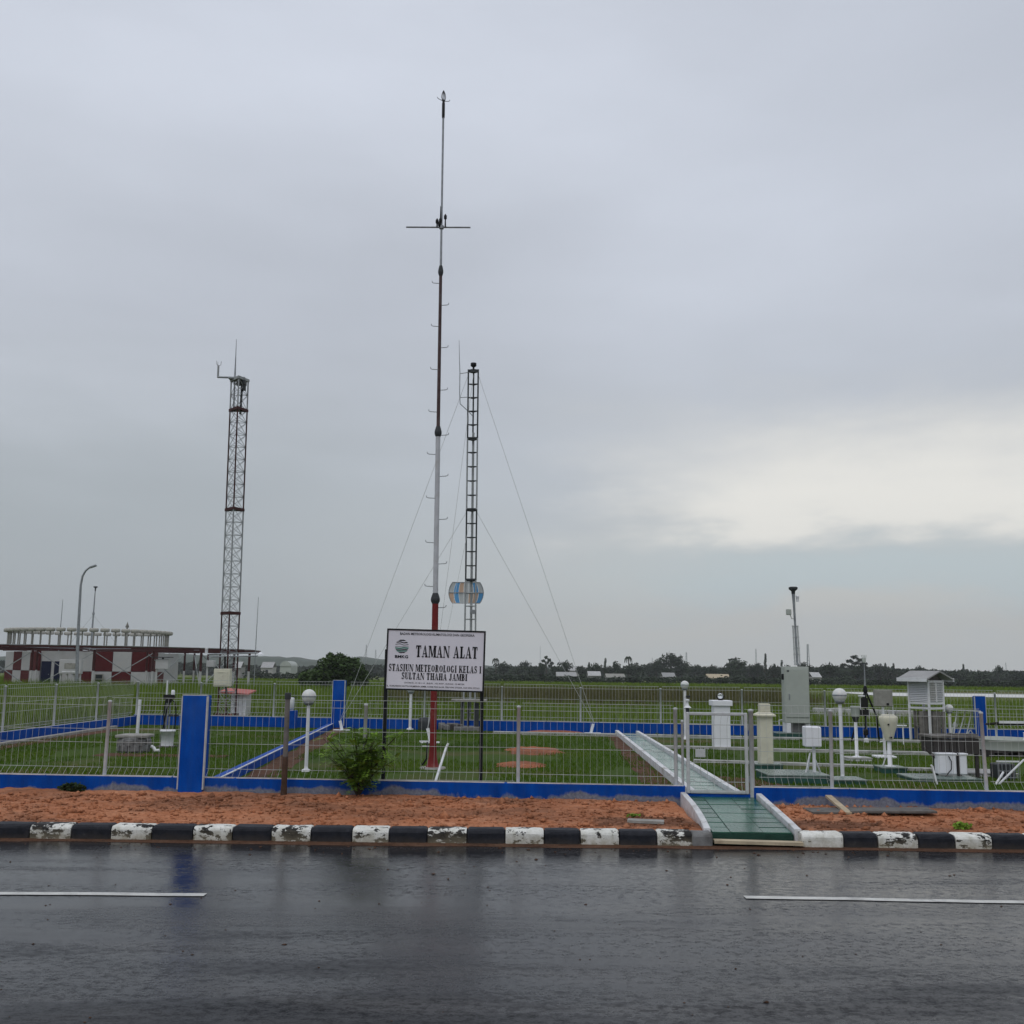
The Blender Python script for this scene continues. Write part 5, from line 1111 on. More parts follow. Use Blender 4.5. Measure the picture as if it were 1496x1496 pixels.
soil_quad([Vector((dv0.x+.12, dv0.y+.3, 0)), Vector((dv1.x+.12, dv1.y-.2, 0)), Vector((dv1.x+.5, dv1.y-.2, 0)), Vector((dv0.x+.7, dv0.y+.3, 0))], 'bare brown soil along the dividing kerb')
soil_quad([Vector((n0[0].x-.55, n0[0].y+.1, 0)), Vector((f0[0].x-.3, f0[0].y-.5, 0)), Vector((f0[0].x-.06, f0[0].y-.5, 0)), Vector((n0[0].x-.06, n0[0].y+.1, 0))], 'bare brown soil along the tiled path')
soil_quad([Vector((n0[1].x+.1, n0[1].y+.1, 0)), Vector((n0[1].x-.2+.36, n0[1].y+3.2, 0)), Vector((n0[1].x+1.0, n0[1].y+2.6, 0)), Vector((n0[1].x+1.5, n0[1].y+.1, 0))], 'bare brown soil inside the gate right of the path')
soil_quad([wpt(sl[531]-.2, 0, .22), wpt(sl[757]+.2, 0, .22), wpt(sl[757]+.2, 0, .75), wpt(sl[531]-.2, 0, .75)], 'bare brown soil behind the fence below the sign')
soil_quad([Vector((LX+.2, 17, 0)), Vector((LX+.2, 29, 0)), Vector((LX+.65, 29, 0)), Vector((LX+.8, 17, 0))], 'bare brown soil along the left wall')
q = Gd(215, 1104); soil_quad([q+Vector((-1.0, -.25, 0)), q+Vector((1.6, -.25, 0)), q+Vector((1.6, .3, 0)), q+Vector((-1.0, .5, 0))], 'bare brown soil around the concrete pit')
# pale drain board along the left wall foot
t = thing('pale_edging_boards', 'weathered pale concrete edging along the foot of the left wall', 'edging', (LX+.2, 16, LAWN))
for i in range(9): MB().box((random.uniform(-.03, .03), .8+1.5*i, .03), (.13, 1.45, .09), rz=random.uniform(-.02, .02), bev=.015).build('edging_board', 'concrete', t)
def on_verge(px, py):
    z = .18
    for _ in range(4): p = Gd(px, py, z); z = verge_z(p.x, p.y)
    return Vector((p.x, p.y, z))
a, b = onwall(1210, 1163, -.06), on_verge(1240, 1191); tag(MB().bar(a, b+Vector((0, 0, .02)), .085, .03).build('timber_plank', 'wood_pale'), 'pale timber plank lying across the red dirt below the right wall', 'plank')
a, b = on_verge(1237, 1187), on_verge(1362, 1190); tag(MB().bar(a+Vector((0, 0, .035)), b+Vector((0, 0, .045)), .40, .025).build('timber_board', 'wood_grey'), 'long wet grey board lying flat on the red dirt', 'board')
a, b = on_verge(1180, 1186), on_verge(1232, 1187); tag(MB().bar(a+Vector((0, 0, .015)), b+Vector((0, 0, .02)), .42, .025).build('timber_board', 'wood_grey'), 'short muddy grey board half buried left of the pale plank', 'board')
a, b = on_verge(917, 1201), on_verge(970, 1203); tag(MB().bar(a+Vector((0, 0, .02)), b+Vector((0, 0, .02)), .17, .03).build('broken_slab', 'concrete'), 'broken grey slab lying on the dirt beside the kerb', 'slab')

# ================================================================ VEGETATION
def blades(name, pts, hmin, hmax, wd, m, lean=.35, segs=2, zf=None, per=1, spread=.0):
    n = len(pts)*per; P0 = np.repeat(pts, per, 0)
    if spread: P0 = P0+np.concatenate([rng.normal(0, spread, (n, 2)), np.zeros((n, 1))], 1)
    az = rng.uniform(0, 2*np.pi, n); h = rng.uniform(hmin, hmax, n); ln = rng.uniform(.05, lean, n)*h; a2 = rng.uniform(0, 2*np.pi, n)
    u = np.stack([np.cos(az), np.sin(az), np.zeros(n)], 1)*(wd*rng.uniform(.6, 1.3, n))[:, None]; l_ = np.stack([np.cos(a2), np.sin(a2), np.zeros(n)], 1)*ln[:, None]; up = np.zeros((n, 3)); up[:, 2] = h
    A = P0-u; B = P0+u; M1 = P0+up*.6+l_*.35-u*.7; M2 = P0+up*.6+l_*.35+u*.7; T = P0+up+l_
    V = np.stack([A, B, M1, M2, T], 1).reshape(-1, 3); i = np.arange(n)[:, None]*5
    F = np.concatenate([i+np.array([0, 1, 3]), i+np.array([0, 3, 2]), i+np.array([2, 3, 4])], 0)
    return npmesh(name, V, F, m, kind='stuff')
# lawn blades (thinner stand on the worn ground)
n = 120000; X_ = rng.uniform(LX+.3, 15, n); Y_ = 14.4+(rng.uniform(0, 1, n)**1.35)*16; keep = np.ones(n, bool)
fy = F0.y+(X_-F0.x)*FD.y/FD.x; wy = W0.y+(X_-W0.x)*WD.y/WD.x; keep &= (Y_ < fy-.15) & (Y_ > wy+.3)
pathc = lambda side: n0[side].x+(Y_-n0[side].y)/(f0[side].y-n0[side].y)*(f0[side].x-n0[side].x)
keep &= ~((X_ > pathc(0)-.1) & (X_ < pathc(1)+.1)&(Y_ < f0[0].y))
dvx = dv0.x+(Y_-dv0.y)/(dv1.y-dv0.y)*(dv1.x-dv0.x); keep &= ~((X_ > dvx-.12) & (X_ < dvx+.5))
for q in PATCH:
    c_ = (Gd((q[0]+q[1])/2, q[2])+Gd((q[0]+q[1])/2, q[3]))/2; rx_ = (Gd(q[1], q[2])-Gd(q[0], q[2])).length/2; ry_ = abs(Gd(q[0], q[2]).y-Gd(q[0], q[3]).y)/2
    keep &= ((X_-c_.x)/rx_)**2+((Y_-c_.y)/ry_)**2 > rng.uniform(.5, 1.1, n)
keep &= np.array([noise.noise((x*.45, y*.35, 7))+.25*noise.noise((x*2, y*2, 3)) > -.10 for x, y in zip(X_, Y_)])
blades('lawn_grass', np.stack([X_, Y_, np.full(n, LAWN)], 1)[keep], .025, .065, .007, 'lawn_blade')
# tall field grass: nearer stand, then sparser larger tussocks further out
def field_pts(n, y0, y1, p=1.0):
    Y_ = y0+(y1-y0)*rng.uniform(0, 1, n)**p; X_ = rng.uniform(-.62, .62, n)*Y_; return np.stack([X_, Y_, np.array([far_z(y) for y in Y_])], 1)
fp = field_pts(14000, 31, 62, 1.2); fp = fp[fp[:, 1] > F0.y+(fp[:, 0]-F0.x)*FD.y/FD.x+.5]
fp = fp[~((fp[:, 0] < -8) & (fp[:, 1] < 35) & (fp[:, 0] > -10.8))]
blades('field_grass', fp, .25, .62, .016, 'field_blade', .6, per=6, spread=.14)
ly = rng.uniform(15, 62, 9000); lp = np.stack([LX-.7-rng.uniform(0, 1, 9000)*(6+ly*.35), ly, np.full(9000, .1)], 1); blades('side_grass', lp, .55, 1.1, .016, 'field_blade', .5, per=6, spread=.12)
fp = field_pts(11000, 60, 150, 1.3); fp = fp[~((fp[:, 0] > 22) & (fp[:, 1] > 60) & (fp[:, 1] < 106))]; blades('far_field_grass', fp, .30, .55, .05, 'field_blade', .6, per=5, spread=.35)
bp = np.stack([rng.uniform(-6, 15, 2600), rng.normal(54, 3, 2600), np.full(2600, .1)], 1); blades('brown_reeds', bp, .6, 1.15, .022, 'brown_blade', .5, per=6, spread=.25)
# --- leafy shapes
def leaf_cloud(lumps, n, size, seed, flat=.5):
    r_ = np.random.default_rng(seed); V = []; wts = np.array([l[3]*l[4]*l[5] for l in lumps]); wts = wts/wts.sum(); ch = r_.choice(len(lumps), n, p=wts); lum = np.array(lumps)[ch]
    d = r_.normal(0, 1, (n, 3)); d /= np.linalg.norm(d, axis=1)[:, None]; rad = r_.uniform(.25, 1, n)**.45; c_ = lum[:, :3]+d*rad[:, None]*lum[:, 3:6]
    a = r_.normal(0, 1, (n, 3)); a[:, 2] *= flat; a /= np.linalg.norm(a, axis=1)[:, None]; b = np.cross(a, r_.normal(0, 1, (n, 3))); b /= np.linalg.norm(b, axis=1)[:, None]
    s_ = size*r_.uniform(.6, 1.4, n)[:, None]; V = np.stack([c_-a*s_, c_+b*s_*.5, c_+a*s_, c_-b*s_*.5], 1).reshape(-1, 3); F = np.arange(n*4).reshape(-1, 4); return V, F
def np_me(name, V, F, m):
    o = npmesh(name, V, F, m); me = o.data; bpy.data.objects.remove(o); return me
# shrub in front of the blue wall: stems with feathery compound leaves
a = onwall(523, 1158, -.22); a.z = verge_z(a.x, a.y); k_ = a.y*.99/1500
sh = thing('leafy_shrub', 'bright green feathery shrub growing on the dirt against the front blue wall', 'shrub', a); q = MB(); LV, LF = [], []; r_ = np.random.default_rng(5)
for i in range(36):
    an = r_.uniform(0, 6.28); sp_ = r_.uniform(.05, .50); hh_ = r_.uniform(.45, .98)*(1-.25*sp_); tip = Vector((sp_*math.cos(an)*1.05+(.06 if math.cos(an) > 0 else -.02), -.02+abs(sp_*.5*math.sin(an))*-.8, hh_)); mid = Vector((tip.x*.4, tip.y*.4, hh_*.6)); q.tube([(0, 0, -.02), mid, tip], [.009, .006, .003], 4, cap=False)
    for j in range(15):
        t_ = .25+.75*j/14; b0 = Vector((0, 0, 0)).lerp(mid, t_/.55) if t_ < .55 else mid.lerp(tip, (t_-.55)/.45); d = Vector((r_.normal(0, 1), r_.normal(0, .8), r_.uniform(-.15, .7))).normalized(); L_ = r_.uniform(.10, .22)
        for k2 in range(6):
            f = .25+.15*k2; c_ = b0+d*L_*f+Vector((0, 0, -.06*f*f))
            for sgn in (-1, 1):
                sd_ = d.cross(Vector((0, 0, 1))).normalized()*sgn; e = c_+sd_*.048+d*.02+Vector((0, 0, r_.uniform(-.012, .008))); n2 = d*.019; o_ = len(LV); LV += [c_, (c_+e)/2+n2, e, (c_+e)/2-n2]; LF.append([o_, o_+1, o_+2, o_+3])
q.build('stems', 'bark', sh); npmesh('foliage', [tuple(v) for v in LV], LF, 'leaf_shrub', sh)
def weed(px, py, w_, h_, n, label, m='leaf_dark'):
    a = on_verge(px, py); t = thing('weed_clump', label, 'weed', a); V, F = leaf_cloud([(0, 0, h_*.4, w_*.5, w_*.25, h_*.5)], n, .028, int(px)); npmesh('foliage', V, F, m, t)
    q = MB()
    for i in range(5): q.tube([(0, 0, -.02), (random.uniform(-.3, .3)*w_, random.uniform(-.1, .1), h_*.7)], .004, 4)
    q.build('stems', 'bark', t)
weed(105, 1156, .40, .13, 420, 'dark low weed clump at the foot of the blue wall by the left pillar'); weed(1406, 1211, .22, .09, 160, 'small green weed tuft behind the kerb below the right wall', 'leaf_shrub'); weed(925, 1193, .2, .03, 80, 'sparse green weeds on damp dirt beside the broken slab', 'leaf_shrub')
# big bush beyond the back fence
by = 85; b = P(488, 1000, by); b.z = .1; bz = P(488, 954, by).z
t = thing('broad_bush', 'broad dark green bush standing in the field left of the sign', 'bush', b); k_ = by/1500
lum = [(dx*k_, random.uniform(-.8, .8), dz, rx_*k_, 1.2, rz_) for dx, dz, rx_, rz_ in ((-30, .9, 22, .8), (-8, 1.5, 24, 1.25), (8, 2.0, 20, 1.0), (24, 1.6, 18, 1.1), (36, 1.0, 12, .9), (0, .8, 36, .8), (-4, 2.3, 10, .7), (-42, .5, 10, .5))]
V, F = leaf_cloud(lum, 5200, .17, 11); npmesh('crown', V, F, 'leaf_bush', t)
q = MB(); 
for i in range(6): q.tube([(0, 0, -.05), (random.uniform(-.8, .8), random.uniform(-.4, .4), 1.2), (random.uniform(-1.6, 1.6), 0, 2.0)], [.09, .06, .03], 5)
q.build('trunk', 'bark', t)
# far trees: five crown kinds shared between copies
def crown_kind(seed, shape):
    r_ = np.random.default_rng(seed); lum = []
    if shape == 'round': lum = [(r_.uniform(-.25, .25), r_.uniform(-.25, .25), r_.uniform(.45, .8), r_.uniform(.16, .28), .25, r_.uniform(.13, .22)) for _ in range(8)]; n = 520
    if shape == 'tall': lum = [(r_.uniform(-.10, .10), 0, z, .13, .13, .12) for z in np.linspace(.3, .92, 7)]; n = 340
    if shape == 'umbrella': lum = [(x, r_.uniform(-.2, .2), z, .15, .2, .055) for x, z in ((-.42, .66), (-.22, .8), (0, .93), (.2, .84), (.42, .72), (.05, .74), (-.1, .62), (.28, .62))]; n = 520
    if shape == 'scrub': lum = [(r_.uniform(-.8, .8), r_.uniform(-.3, .3), r_.uniform(.25, .6), .4, .3, .35) for _ in range(7)]; n = 420
    V, F = leaf_cloud(lum, n, .055 if shape != 'scrub' else .10, seed); return np_me('crown', V, F, 'leaf_far')
kinds = {'round': [crown_kind(s_, 'round') for s_ in (1, 2, 3)], 'tall': [crown_kind(s_, 'tall') for s_ in (4, 5)], 'umbrella': [crown_kind(6, 'umbrella')], 'scrub': [crown_kind(s_, 'scrub') for s_ in (7, 8)]}
tq = MB().tube([(0, 0, -.02), (.01, 0, .35), (0, 0, .7)], [.025, .018, .008], 5)
for a in (0.5, 2.2, 4.0): tq.tube([(0, 0, .35), (.2*math.cos(a), .2*math.sin(a), .65)], [.012, .005], 4)
trunk_me = tq.mesh('trunk', 'bark')
pq = MB()
for k2 in range(11):
    a = k2*.571*2; pts = [(0, 0, .86), (.12*math.cos(a), .12*math.sin(a), .93), (.24*math.cos(a), .24*math.sin(a), .86), (.30*math.cos(a), .30*math.sin(a), .72)]; pq.tube(pts, [.01, .035, .035, .006], 3)
palm_me = pq.mesh('crown', 'leaf_far'); palm_tr = MB().tube([(0, 0, -.02), (.02, 0, .5), (0, 0, .87)], [.022, .016, .014], 6).mesh('trunk', 'bark')
LAB = {'round': ('tree', 'dark round-crowned tree in the far treeline beyond the field'), 'tall': ('tree', 'narrow upright tree rising in the far treeline'), 'umbrella': ('tree', 'flat-topped spreading tree above the treeline behind the tripod station'), 'scrub': ('shrub', 'low dark scrub bush along the far edge of the field'), 'palm': ('palm', 'small coconut palm standing above the far rooftops')}
def far_tree(kind, px, ptop, Y, wpx=None, label=None):
    b = P(px, 980, Y); z0 = far_z(Y); h_ = P(px, ptop, Y).z-z0; nm = {'scrub': 'scrub_bush', 'palm': 'palm_tree'}.get(kind, 'tree'); cat, lab = LAB[kind]
    t = thing(nm, label or lab, cat, (b.x, Y, z0), random.uniform(-.5, .5) if kind != 'umbrella' else 0, None if label else 'vegetation along the far edge of the field'); wx = (wpx*Y/1500) if wpx else h_*random.uniform(.8, 1.25)
    me = palm_me if kind == 'palm' else random.choice(kinds[kind]); sx = wx if kind != 'scrub' else wx*.5
    inst('crown', me, t, sc=(sx, sx, h_)); inst('trunk', palm_tr if kind == 'palm' else trunk_me, t, sc=(h_, h_, h_)); return t
far_tree('umbrella', 1249, 957, 330, 36, 'flat-topped spreading tree above the treeline behind the tripod station'); far_tree('palm', 918, 957, 330, 20, 'coconut palm standing above the far rooftops left of the globe lamp'); far_tree('palm', 724, 960, 330, 18, 'ragged palm just right of the sign board'); far_tree('tall', 1119, 956, 330, 14, 'slender ragged tree left of the grey cabinet mast')
far_tree('round', 979, 949, 340, 44, 'largest far tree with a tall domed crown left of the gate'); far_tree('round', 1078, 957, 320, 40, 'compact domed far tree behind the glass-ball pillar'); far_tree('umbrella', 798, 958, 340, 20, 'small far tree with a tufted flat top right of the sign')
for px, pt_, w_ in ((745, 970, 24), (768, 962, 20), (785, 968, 26), (818, 972, 22), (850, 970, 20), (870, 965, 24), (890, 970, 26), (905, 972, 22), (930, 965, 32), (948, 967, 30), (965, 962, 30), (995, 960, 36), (1008, 968, 26), (1030, 972, 24), (1046, 970, 22), (1066, 963, 30), (1095, 968, 24), (1106, 966, 22), (1136, 970, 26), (1150, 968, 28), (1200, 972, 32), (1222, 970, 34), (1238, 974, 30), (1262, 972, 32), (1284, 972, 26), (1300, 975, 24), (1316, 976, 26), (1395, 976, 32), (1412, 975, 30), (1432, 978, 36), (1455, 980, 34), (1478, 980, 38), (1502, 978, 34)): far_tree('round', px, pt_, random.uniform(300, 400), w_)
for px in range(732, 1515, 19): far_tree('round', px+random.uniform(-8, 8), 971+(px-732)*.008-random.uniform(0, 1)**2*11, random.uniform(290, 360), random.uniform(16, 34))
for px, pt_ in ((860, 968), (1142, 965), (1228, 972), (1293, 969), (1306, 970), (1408, 971), (1131, 970), (884, 962)): far_tree('tall', px, pt_, random.uniform(300, 380), 12)
for px in range(380, 560, 26): far_tree('scrub', px, 978+random.uniform(-3, 3), random.uniform(210, 260), 46)
for px in range(715, 1520, 26): far_tree('scrub', px, 984+(px-715)*.009+random.uniform(-3, 2), random.uniform(190, 250), 52)
# wood behind, read as one mass
def wood(name, x0, x1, y0, y1, zt, n, seed, size, zb=-2.6):
    r_ = np.random.default_rng(seed); X_ = r_.uniform(x0, x1, n); Y_ = r_.uniform(y0, y1, n); top = np.array([zt*(.70+.45*noise.noise((x*.035, 1.3, seed))+.28*noise.noise((x*.16, 2, seed))) for x in X_]); Z_ = zb+(top-zb)*r_.uniform(0, 1, n)**.7
    c_ = np.stack([X_, Y_, Z_], 1); a = r_.normal(0, 1, (n, 3)); a /= np.linalg.norm(a, axis=1)[:, None]; b = np.cross(a, r_.normal(0, 1, (n, 3))); b /= np.linalg.norm(b, axis=1)[:, None]; s_ = size*r_.uniform(.5, 1.4, n)[:, None]
    V = np.stack([c_-a*s_, c_+b*s_*.7, c_+a*s_, c_-b*s_*.7], 1).reshape(-1, 3); return npmesh(name, V, np.arange(n*4).reshape(-1, 4), 'leaf_far', kind='stuff')
wood('far_wood', 90, 300, 400, 440, 4.2, 16000, 3, .9); wood('far_wood', -30, 120, 420, 470, 2.6, 9000, 4, .8); wood('far_wood', -260, -30, 430, 470, 3.0, 12000, 5, .9)
# hill ridges
def ridge(px0, px1, Y, base, amp, seed):
    a, b = P(px0, 980, Y).x, P(px1, 980, Y).x; n = 90; V = []
    for i in range(n+1):
        x = a+(b-a)*i/n; zt_ = base+amp*noise.fractal((i*.09, seed, 1), 1, 2, 4)+.25*amp*noise.noise((i*.9, seed, 3)); e = math.sin(math.pi*i/n)**.4
        V += [(x, Y, -4), (x, Y+30, -2+(zt_+2)*e*.75), (x, Y+110, -2+(zt_+2)*e), (x, Y+300, -4)]
    F = [[i*4+j, (i+1)*4+j, (i+1)*4+j+1, i*4+j+1] for i in range(n) for j in range(3)]; o = npmesh('hill', V, F, 'leaf_far'); o.data.polygons.foreach_set('use_smooth', [True]*len(F)); return struct(o)
ridge(-300, 760, 1050, 13, 5, 2.2); ridge(500, 1900, 1250, 5, 3, 5.1)

# ================================================================ FAR BUILDINGS
# round beacon station with checkered house under a raised ring of aerials
BY = 83; bc = P(127, 1000, BY); BZ = .1
bs = thing('beacon_station', 'red and white checkered house under a round raised platform ringed with aerials', 'building', (bc.x, BY, BZ))
def loc(px, Y): return Vector((P(px, 980, Y).x-bc.x, Y-BY, 0))
pz = 2.78
def facade(a, b, cols_, flip=0):
    d = b-a; ang = math.atan2(d.y, d.x); L_ = d.length
    x = 0
    tot = sum(cols_)
    for i, wf in enumerate(cols_):
        wv = L_*wf/tot
        for r_, (z0, z1) in enumerate(((0, 1.30), (1.30, pz))):
            p = a+d*((x+wv/2)/L_); MB().box((0, 0, 0), (wv-.03, .16, z1-z0-.03), bev=.01).build('wall_panel', 'red_wall' if (i+r_+flip) % 2 == 0 else 'white_wall', bs, (p.x, p.y, (z0+z1)/2), ang)
        x += wv
f1, f2, f3, f4, f5 = loc(8, 83), loc(57, 77.6), loc(113, 77.4), loc(218, 78), loc(238, 83)
facade(f1, f2, [1, 1, 1, 1], 0); facade(f3, f4, [1, 1.2, 1.2, 1.15], 0); facade(f4, f5, [1, 1], 1)
MB().box(((f2.x+f3.x)/2, f2.y+.25, pz/2), (f3.x-f2.x-.1, .2, pz)).build('porch_wall', 'white_wall', bs)
MB().prism([(f.x*.93, f.y*.93+.4, .02) for f in (f1, f2, f3, f4, f5, Vector((f5.x, 5, 0)), Vector((f1.x, 5, 0)))], (0, 0, 0), (0, 0, pz-.05)).build('core_wall', 'white_wall', bs)
for px0, px1, m_ in ((59, 73, 'door_blue'), (78, 89, 'door_blue')):
    a, b = loc(px0, 77.6), loc(px1, 77.6); d_ = MB().box((0, 0, 0), (b.x-a.x, .08, 2.0), bev=.01).build('door', m_, bs, ((a.x+b.x)/2, a.y+.12, 1.02)); MB().lathe([(.03, 0), (.03, .06)], ((b.x-a.x)*.35, -.08, 0), 8).build('handle', 'steel_grey', d_)
a, b = loc(140.5, 77.4), loc(151.5, 77.4); w_ = MB().box((0, 0, 0), (b.x-a.x, .06, .66)).build('window', 'window_glass', bs, ((a.x+b.x)/2, a.y-.06, .75)); fr = MB()
for sx in (-1, 1): fr.box((sx*(b.x-a.x)/2, -.02, 0), (.05, .08, .72))
for z in (-.34, 0, .34): fr.box((0, -.02, z), (b.x-a.x, .07, .05))
fr.build('window_frame', 'dish_grey', w_)
# platform
RO = 13.3; n = 32
pq = MB()                                # open wire deck of the platform
for r_ in np.arange(1.0, RO, .75): pq.tube([(r_*math.cos(2*math.pi*i/n), r_*math.sin(2*math.pi*i/n), pz+.33) for i in range(n+1)], .02, 3, cap=False)
for i in range(n): a = 2*math.pi*i/n; pq.tube([(1*math.cos(a), 1*math.sin(a), pz+.31), ((RO-.1)*math.cos(a), (RO-.1)*math.sin(a), pz+.31)], .02, 3, cap=False)
pq.build('platform_deck', 'steel_grey', bs)
for i in range(n):
    a0, a1 = 2*math.pi*i/n, 2*math.pi*(i+1)/n; MB().bar((RO*math.cos(a0), RO*math.sin(a0), pz+.2), (RO*math.cos(a1), RO*math.sin(a1), pz+.24), .10, .13).build('rim_beam', 'tower_red', bs)
def post_rw(r_, a):
    x, y = r_*math.cos(a), r_*math.sin(a); o = MB().tube([(x, y, pz*.5), (x, y, pz+.05)], .08, 6).build('column', 'tower_red', bs); MB().tube([(x, y, 0), (x, y, pz*.5)], .08, 6).build('column_foot', 'white_wall', o); return Vector((x, y, 0))
def ring_cols(r_, cnt, off):
    pts = [post_rw(r_, off+2*math.pi*i/cnt) for i in range(cnt)]
    for i in range(cnt):
        a, b = pts[i], pts[(i+1) % cnt]
        if i % 2 == 0: MB().bar(a+Vector((0, 0, .2)), b+Vector((0, 0, pz-.1)), .05).build('brace', 'tower_grey', bs); MB().bar(b+Vector((0, 0, .2)), a+Vector((0, 0, pz-.1)), .05).build('brace', 'steel_grey', bs)
ring_cols(12.6, 20, .1); ring_cols(8.6, 14, .2)
for i in range(10):
    a = 2*math.pi*i/10; MB().bar((1*math.cos(a), 1*math.sin(a), pz+.18), ((RO-.1)*math.cos(a), (RO-.1)*math.sin(a), pz+.18), .08, .12).build('deck_beam', 'tower_red', bs)
zc = P(122, 925, BY).z-BZ; zc = 4.25
aq = MB().lathe([(.25, zc-.02), (.33, zc+.02), (.34, zc+.20), (.28, zc+.26), (.001, zc+.28)], n=14).mesh('aerial_cap', 'cap_pale'); pm = MB().tube([(0, 0, pz+.34), (0, 0, zc)], .055, 8).mesh('ring_aerial', 'dish_grey')
for i in range(48):
    a = 2*math.pi*i/48+.03; x, y = 5.95*math.cos(a), 5.95*math.sin(a); o = inst('ring_aerial', pm, bs, (x, y, 0)); inst('aerial_cap', aq, o)
MB().lathe([(.12, pz+.36), (.10, zc+.3), (.05, zc+.5), (.16, zc+.55), (.001, zc+1.0)], (2.9, 0, 0), 10).build('centre_aerial', 'dish_grey', bs)
# light mast, rods and street lamp near the station
def rod(px, ptop, Y, r_, label, head=None, name='rod_mast', cat='mast'):
    b = P(px, 1000, Y); h_ = P(px, ptop, Y).z-.1; t = thing(name, label, cat, (b.x, Y, .1)); MB().tube([(0, 0, 0), (0, 0, h_*.6), (.02, 0, h_)], [r_, r_*.8, r_*.4], 7).build('pole', 'steel_grey', t)
    if head:
        MB().lathe([(.05, -.3), (.06, -.05), (.17, .0), (.17, .08), (.001, .1)], (.02, 0, h_), 12).build('head', 'mast_dark', t)
        MB().lathe([(.09, 0), (.11, .1), (.09, .2)], (.01, 0, h_*.72), 10).build('collar', 'steel_grey', t)
        for sx in (-1, 1): MB().tube([(0, 0, h_*.72), (sx*2.2, .5, pz+.4)], .012, 4).build('stay_wire', 'wire', t)
    return t
rod(82, 876, 82, .05, 'thin rod mast rising behind the ring of aerials'); rod(129, 858, 86, .09, 'mast with a disc head and stay wires above the ring of aerials', True); rod(371, 872, 72, .035, 'thin lightning rod right of the lattice tower')
LY = 62; b = P(113, 1000, LY); t = thing('street_lamp', 'tall grey curved street lamp in front of the round platform', 'street lamp', (b.x, LY, .1)); pp = [P(113, 1000, LY)]+[P(x, y, LY) for x, y in ((113.5, 940), (116, 890), (118, 855), (120.5, 842), (125, 834), (131, 829))]; pp[0].z = .1
MB().tube([p-Vector((b.x, LY, .1)) for p in pp], [.11, .10, .085, .07, .065, .06, .055], 8).build('lamp_pole', 'steel_grey', t)
hp = P(136, 827.5, LY)-Vector((b.x, LY, .1)); MB().box(hp, (.42, .18, .12), rot=Matrix.Rotation(-.35, 3, 'Y'), bev=.03).build('lamp_head', 'steel_grey', t)
def cabinet_stand(px0, px1, py0, py1, Y, legs, label, roof=0, sub=0):
    a, b = P(px0, py0, Y), P(px1, py1, Y); c_ = (a+b)/2; t = thing('monitor_cabinet', label, 'cabinet', (c_.x, Y, .1)); w_ = b.x-a.x; h_ = a.z-b.z; zc_ = c_.z-.1
    MB().box((0, 0, zc_), (w_, .4, h_), bev=.02).build('cabinet_body', 'white_wall', t)
    for x in np.linspace(-w_*.45, w_*.45, legs): MB().box((x, 0, (zc_-h_/2)/2), (.09, .09, zc_-h_/2)).build('leg', 'white_wall', t)
    if roof: MB().box((-.05, 0, zc_+h_/2+.12), (w_*1.5, .7, .05)).box((0, 0, zc_+h_/2+.05), (.1, .1, .12)).build('roof', 'mast_dark', t)
    if sub: MB().box((0, -.21, zc_+.05), (w_*.5, .03, h_*.4)).build('meter_panel', 'dish_grey', t); MB().box((0, -.2, zc_-h_*.35), (w_*.7, .03, .06)).build('shelf', 'white_paint', t)
    return t
cabinet_stand(89, 119, 963.5, 984.5, 68, 4, 'wide white cabinet on four posts in front of the checkered house', sub=1)
cabinet_stand(229, 246.5, 963, 977.5, 66, 1, 'small white cabinet with a flat roof on a post right of the checkered house', roof=1); cabinet_stand(303, 313.5, 965, 974.5, 60, 1, 'small white box on a post left of the lattice tower', roof=0)
# far houses
def house(px0, px1, ptop, Y, label, rm='roof_pale'):
    a, b = P(px0, ptop, Y), P(px1, ptop, Y); w_ = b.x-a.x; z0 = far_z(Y); h_ = a.z-z0; t = thing('far_house', label, 'house', ((a.x+b.x)/2, Y, z0)); d = max(5, w_*.4)
    MB().box((0, 0, h_*.35), (w_*.94, d, h_*.7)).build('wall', 'house_wall', t)
    q = MB()
    for s_ in (-1, 1): q.prism([(-w_/2, 0, h_), (w_/2, 0, h_), (w_/2, s_*(d/2+.4), h_*.68), (-w_/2, s_*(d/2+.4), h_*.68)][::s_], (0, 0, 0), (0, 0, -.08))
    q.build('roof', rm, t)
    for k2 in range(max(1, int(w_/2.2))): MB().box((-w_*.4+w_*.8*(k2+.5)/max(1, int(w_/2.2)), -d/2-.02, h_*.42), (.8, .06, h_*.28)).build('window', 'window_glass', t)
    return t
for px0, px1, pt_, Y, lab, rm in ((812, 842, 981.5, 285, 'low pale-roofed house among scrub right of the sign', 'roof_pale'), (858, 877, 980.5, 290, 'small house with a pale ridge roof left of the coconut palm', 'roof_pale'), (884, 912, 984, 280, 'long low grey-roofed shed below the coconut palm', 'dish_grey'), (1031, 1064, 984.5, 270, 'long cream-roofed building behind the globe lamp and glass-ball pillar', 'wood_pale'), (1182, 1196, 982, 270, 'small white house just right of the grey cabinet', 'roof_pale'), (966, 985, 982.5, 285, 'small house in the shade of the largest far tree', 'roof_pale'), (826, 846, 973, 420, 'distant pale building on rising ground right of the sign', 'roof_pale'), (842, 862, 975, 430, 'distant pale building left of the tall narrow tree', 'house_wall'), (344, 356, 966.5, 300, 'pale-roofed building right of the lattice tower', 'roof_pale'), (384, 402, 967, 330, 'long distant building left of the arched hangar', 'roof_pale')): house(px0, px1, pt_, Y, lab, rm)
hb = P(421, 975, 320); t = thing('arched_hangar', 'pale green arched hangar left of the broad bush', 'hangar', (hb.x, 320, far_z(320))); rr = 8*320/1500; zt_ = P(421, 966, 320).z-far_z(320)
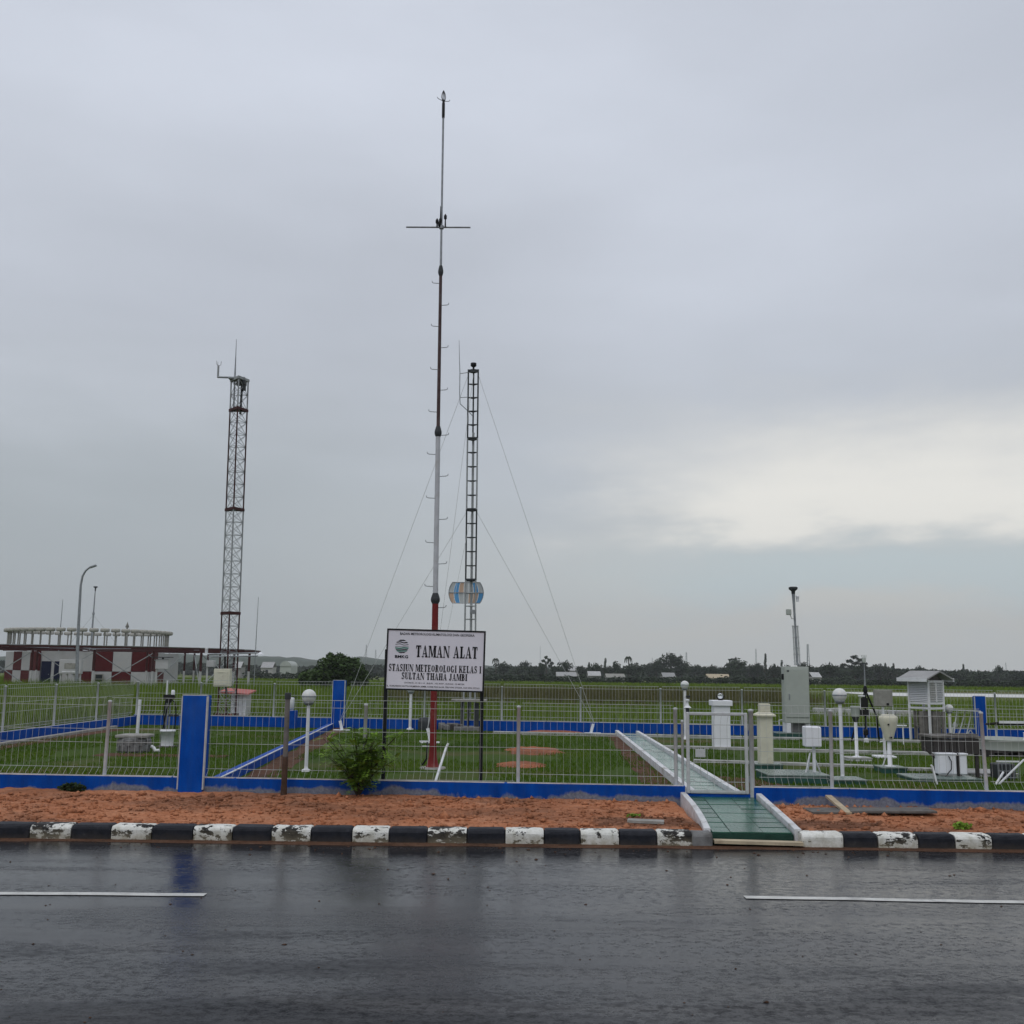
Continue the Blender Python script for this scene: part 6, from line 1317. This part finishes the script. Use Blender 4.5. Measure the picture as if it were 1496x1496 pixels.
V = [(rr*math.cos(a), y, max(0, zt_-rr*.9)+rr*.9*math.sin(a)) for y in (-4, 6) for a in np.linspace(0, math.pi, 15)]; m_ = MB().add(V, [[i, i+1, i+16, i+15] for i in range(14)], True); m_.build('arch_roof', 'grey_cabinet', t)
MB().add([v for v in V[:15]], [list(range(15))]).box((0, 1, (zt_-rr*.9)/2), (rr*2, 9.5, max(.1, zt_-rr*.9))).build('end_wall', 'grey_cabinet', t)
for px, pt_, Y, r_, lab in ((1181, 941, 600, .55, 'distant lattice telecom mast right of the grey cabinet'), (1105, 948, 700, .3, 'distant thin mast above the treeline left of the slender tree'), (534, 942, 800, .4, 'distant mast on the hill left of the sign, taller of the pair'), (548, 949, 800, .35, 'distant mast on the hill left of the sign, shorter of the pair'), (1003, 953, 600, .35, 'distant mast right of the largest far tree, taller of the pair'), (994, 955, 600, .2, 'distant mast right of the largest far tree, thinner of the pair'), (1470, 968, 700, .2, 'distant thin mast above the woods at the far right'), (953, 961, 700, .2, 'distant thin mast left of the largest far tree'), (789, 944, 900, .2, 'faint distant mast right of the sign')):
    b = P(px, 980, Y); h_ = P(px, pt_, Y).z+3; t = thing('telecom_mast', lab, 'mast', (b.x, Y, -3)); q = MB()
    for a in (0, 2.09, 4.19): q.tube([(r_*2*math.cos(a), r_*2*math.sin(a), 0), (r_*.8*math.cos(a), r_*.8*math.sin(a), h_)], r_*.32, 4)
    q.build('mast_leg', 'steel_grey', t); q = MB()
    for k2 in range(10): z = h_*(k2+.5)/10; s_ = r_*(2-1.2*z/h_); q.box((0, 0, z), (s_*1.6, s_*1.6, r_*.4))
    q.build('mast_ring', 'steel_grey', t)
# concrete drain and runway strip in the field
a, b = P(1188, 1036, 40), P(1335, 1042, 38)
dr_ = thing('concrete_drain', 'pale low concrete drain wall in the grass beyond the back fence', 'drain', (a.x, 40, .1), math.atan2(-2, b.x-a.x)); L_ = (b-a).length
for i in range(6): MB().box((L_*(i+.5)/6, 0, .25), (L_/6-.02, .25, .56), bev=.02).build('drain_slab', 'white_wall', dr_)
struct(npmesh('runway', [(30, 84, .125), (140, 78, .125), (140, 93, .125), (30, 98, .125)], [[0, 1, 2, 3]], 'runway'))
# ---------------- thin air haze round everything
hz = MB().box((0, 1000, 62), (4200, 2900, 130)).mesh('haze', 'white_clean'); hm = bpy.data.materials.new('haze_air'); hm.use_nodes = True; t_ = hm.node_tree; t_.nodes.clear()
vo = t_.nodes.new('ShaderNodeVolumePrincipled'); vo.inputs['Color'].default_value = (.93, .965, 1.0, 1); vo.inputs['Density'].default_value = .00030; vo.inputs['Anisotropy'].default_value = .2; ou = t_.nodes.new('ShaderNodeOutputMaterial'); t_.links.new(vo.outputs[0], ou.inputs['Volume'])
hz.materials.clear(); hz.materials.append(hm); ho = inst('haze', hz); ho['kind'] = 'stuff'
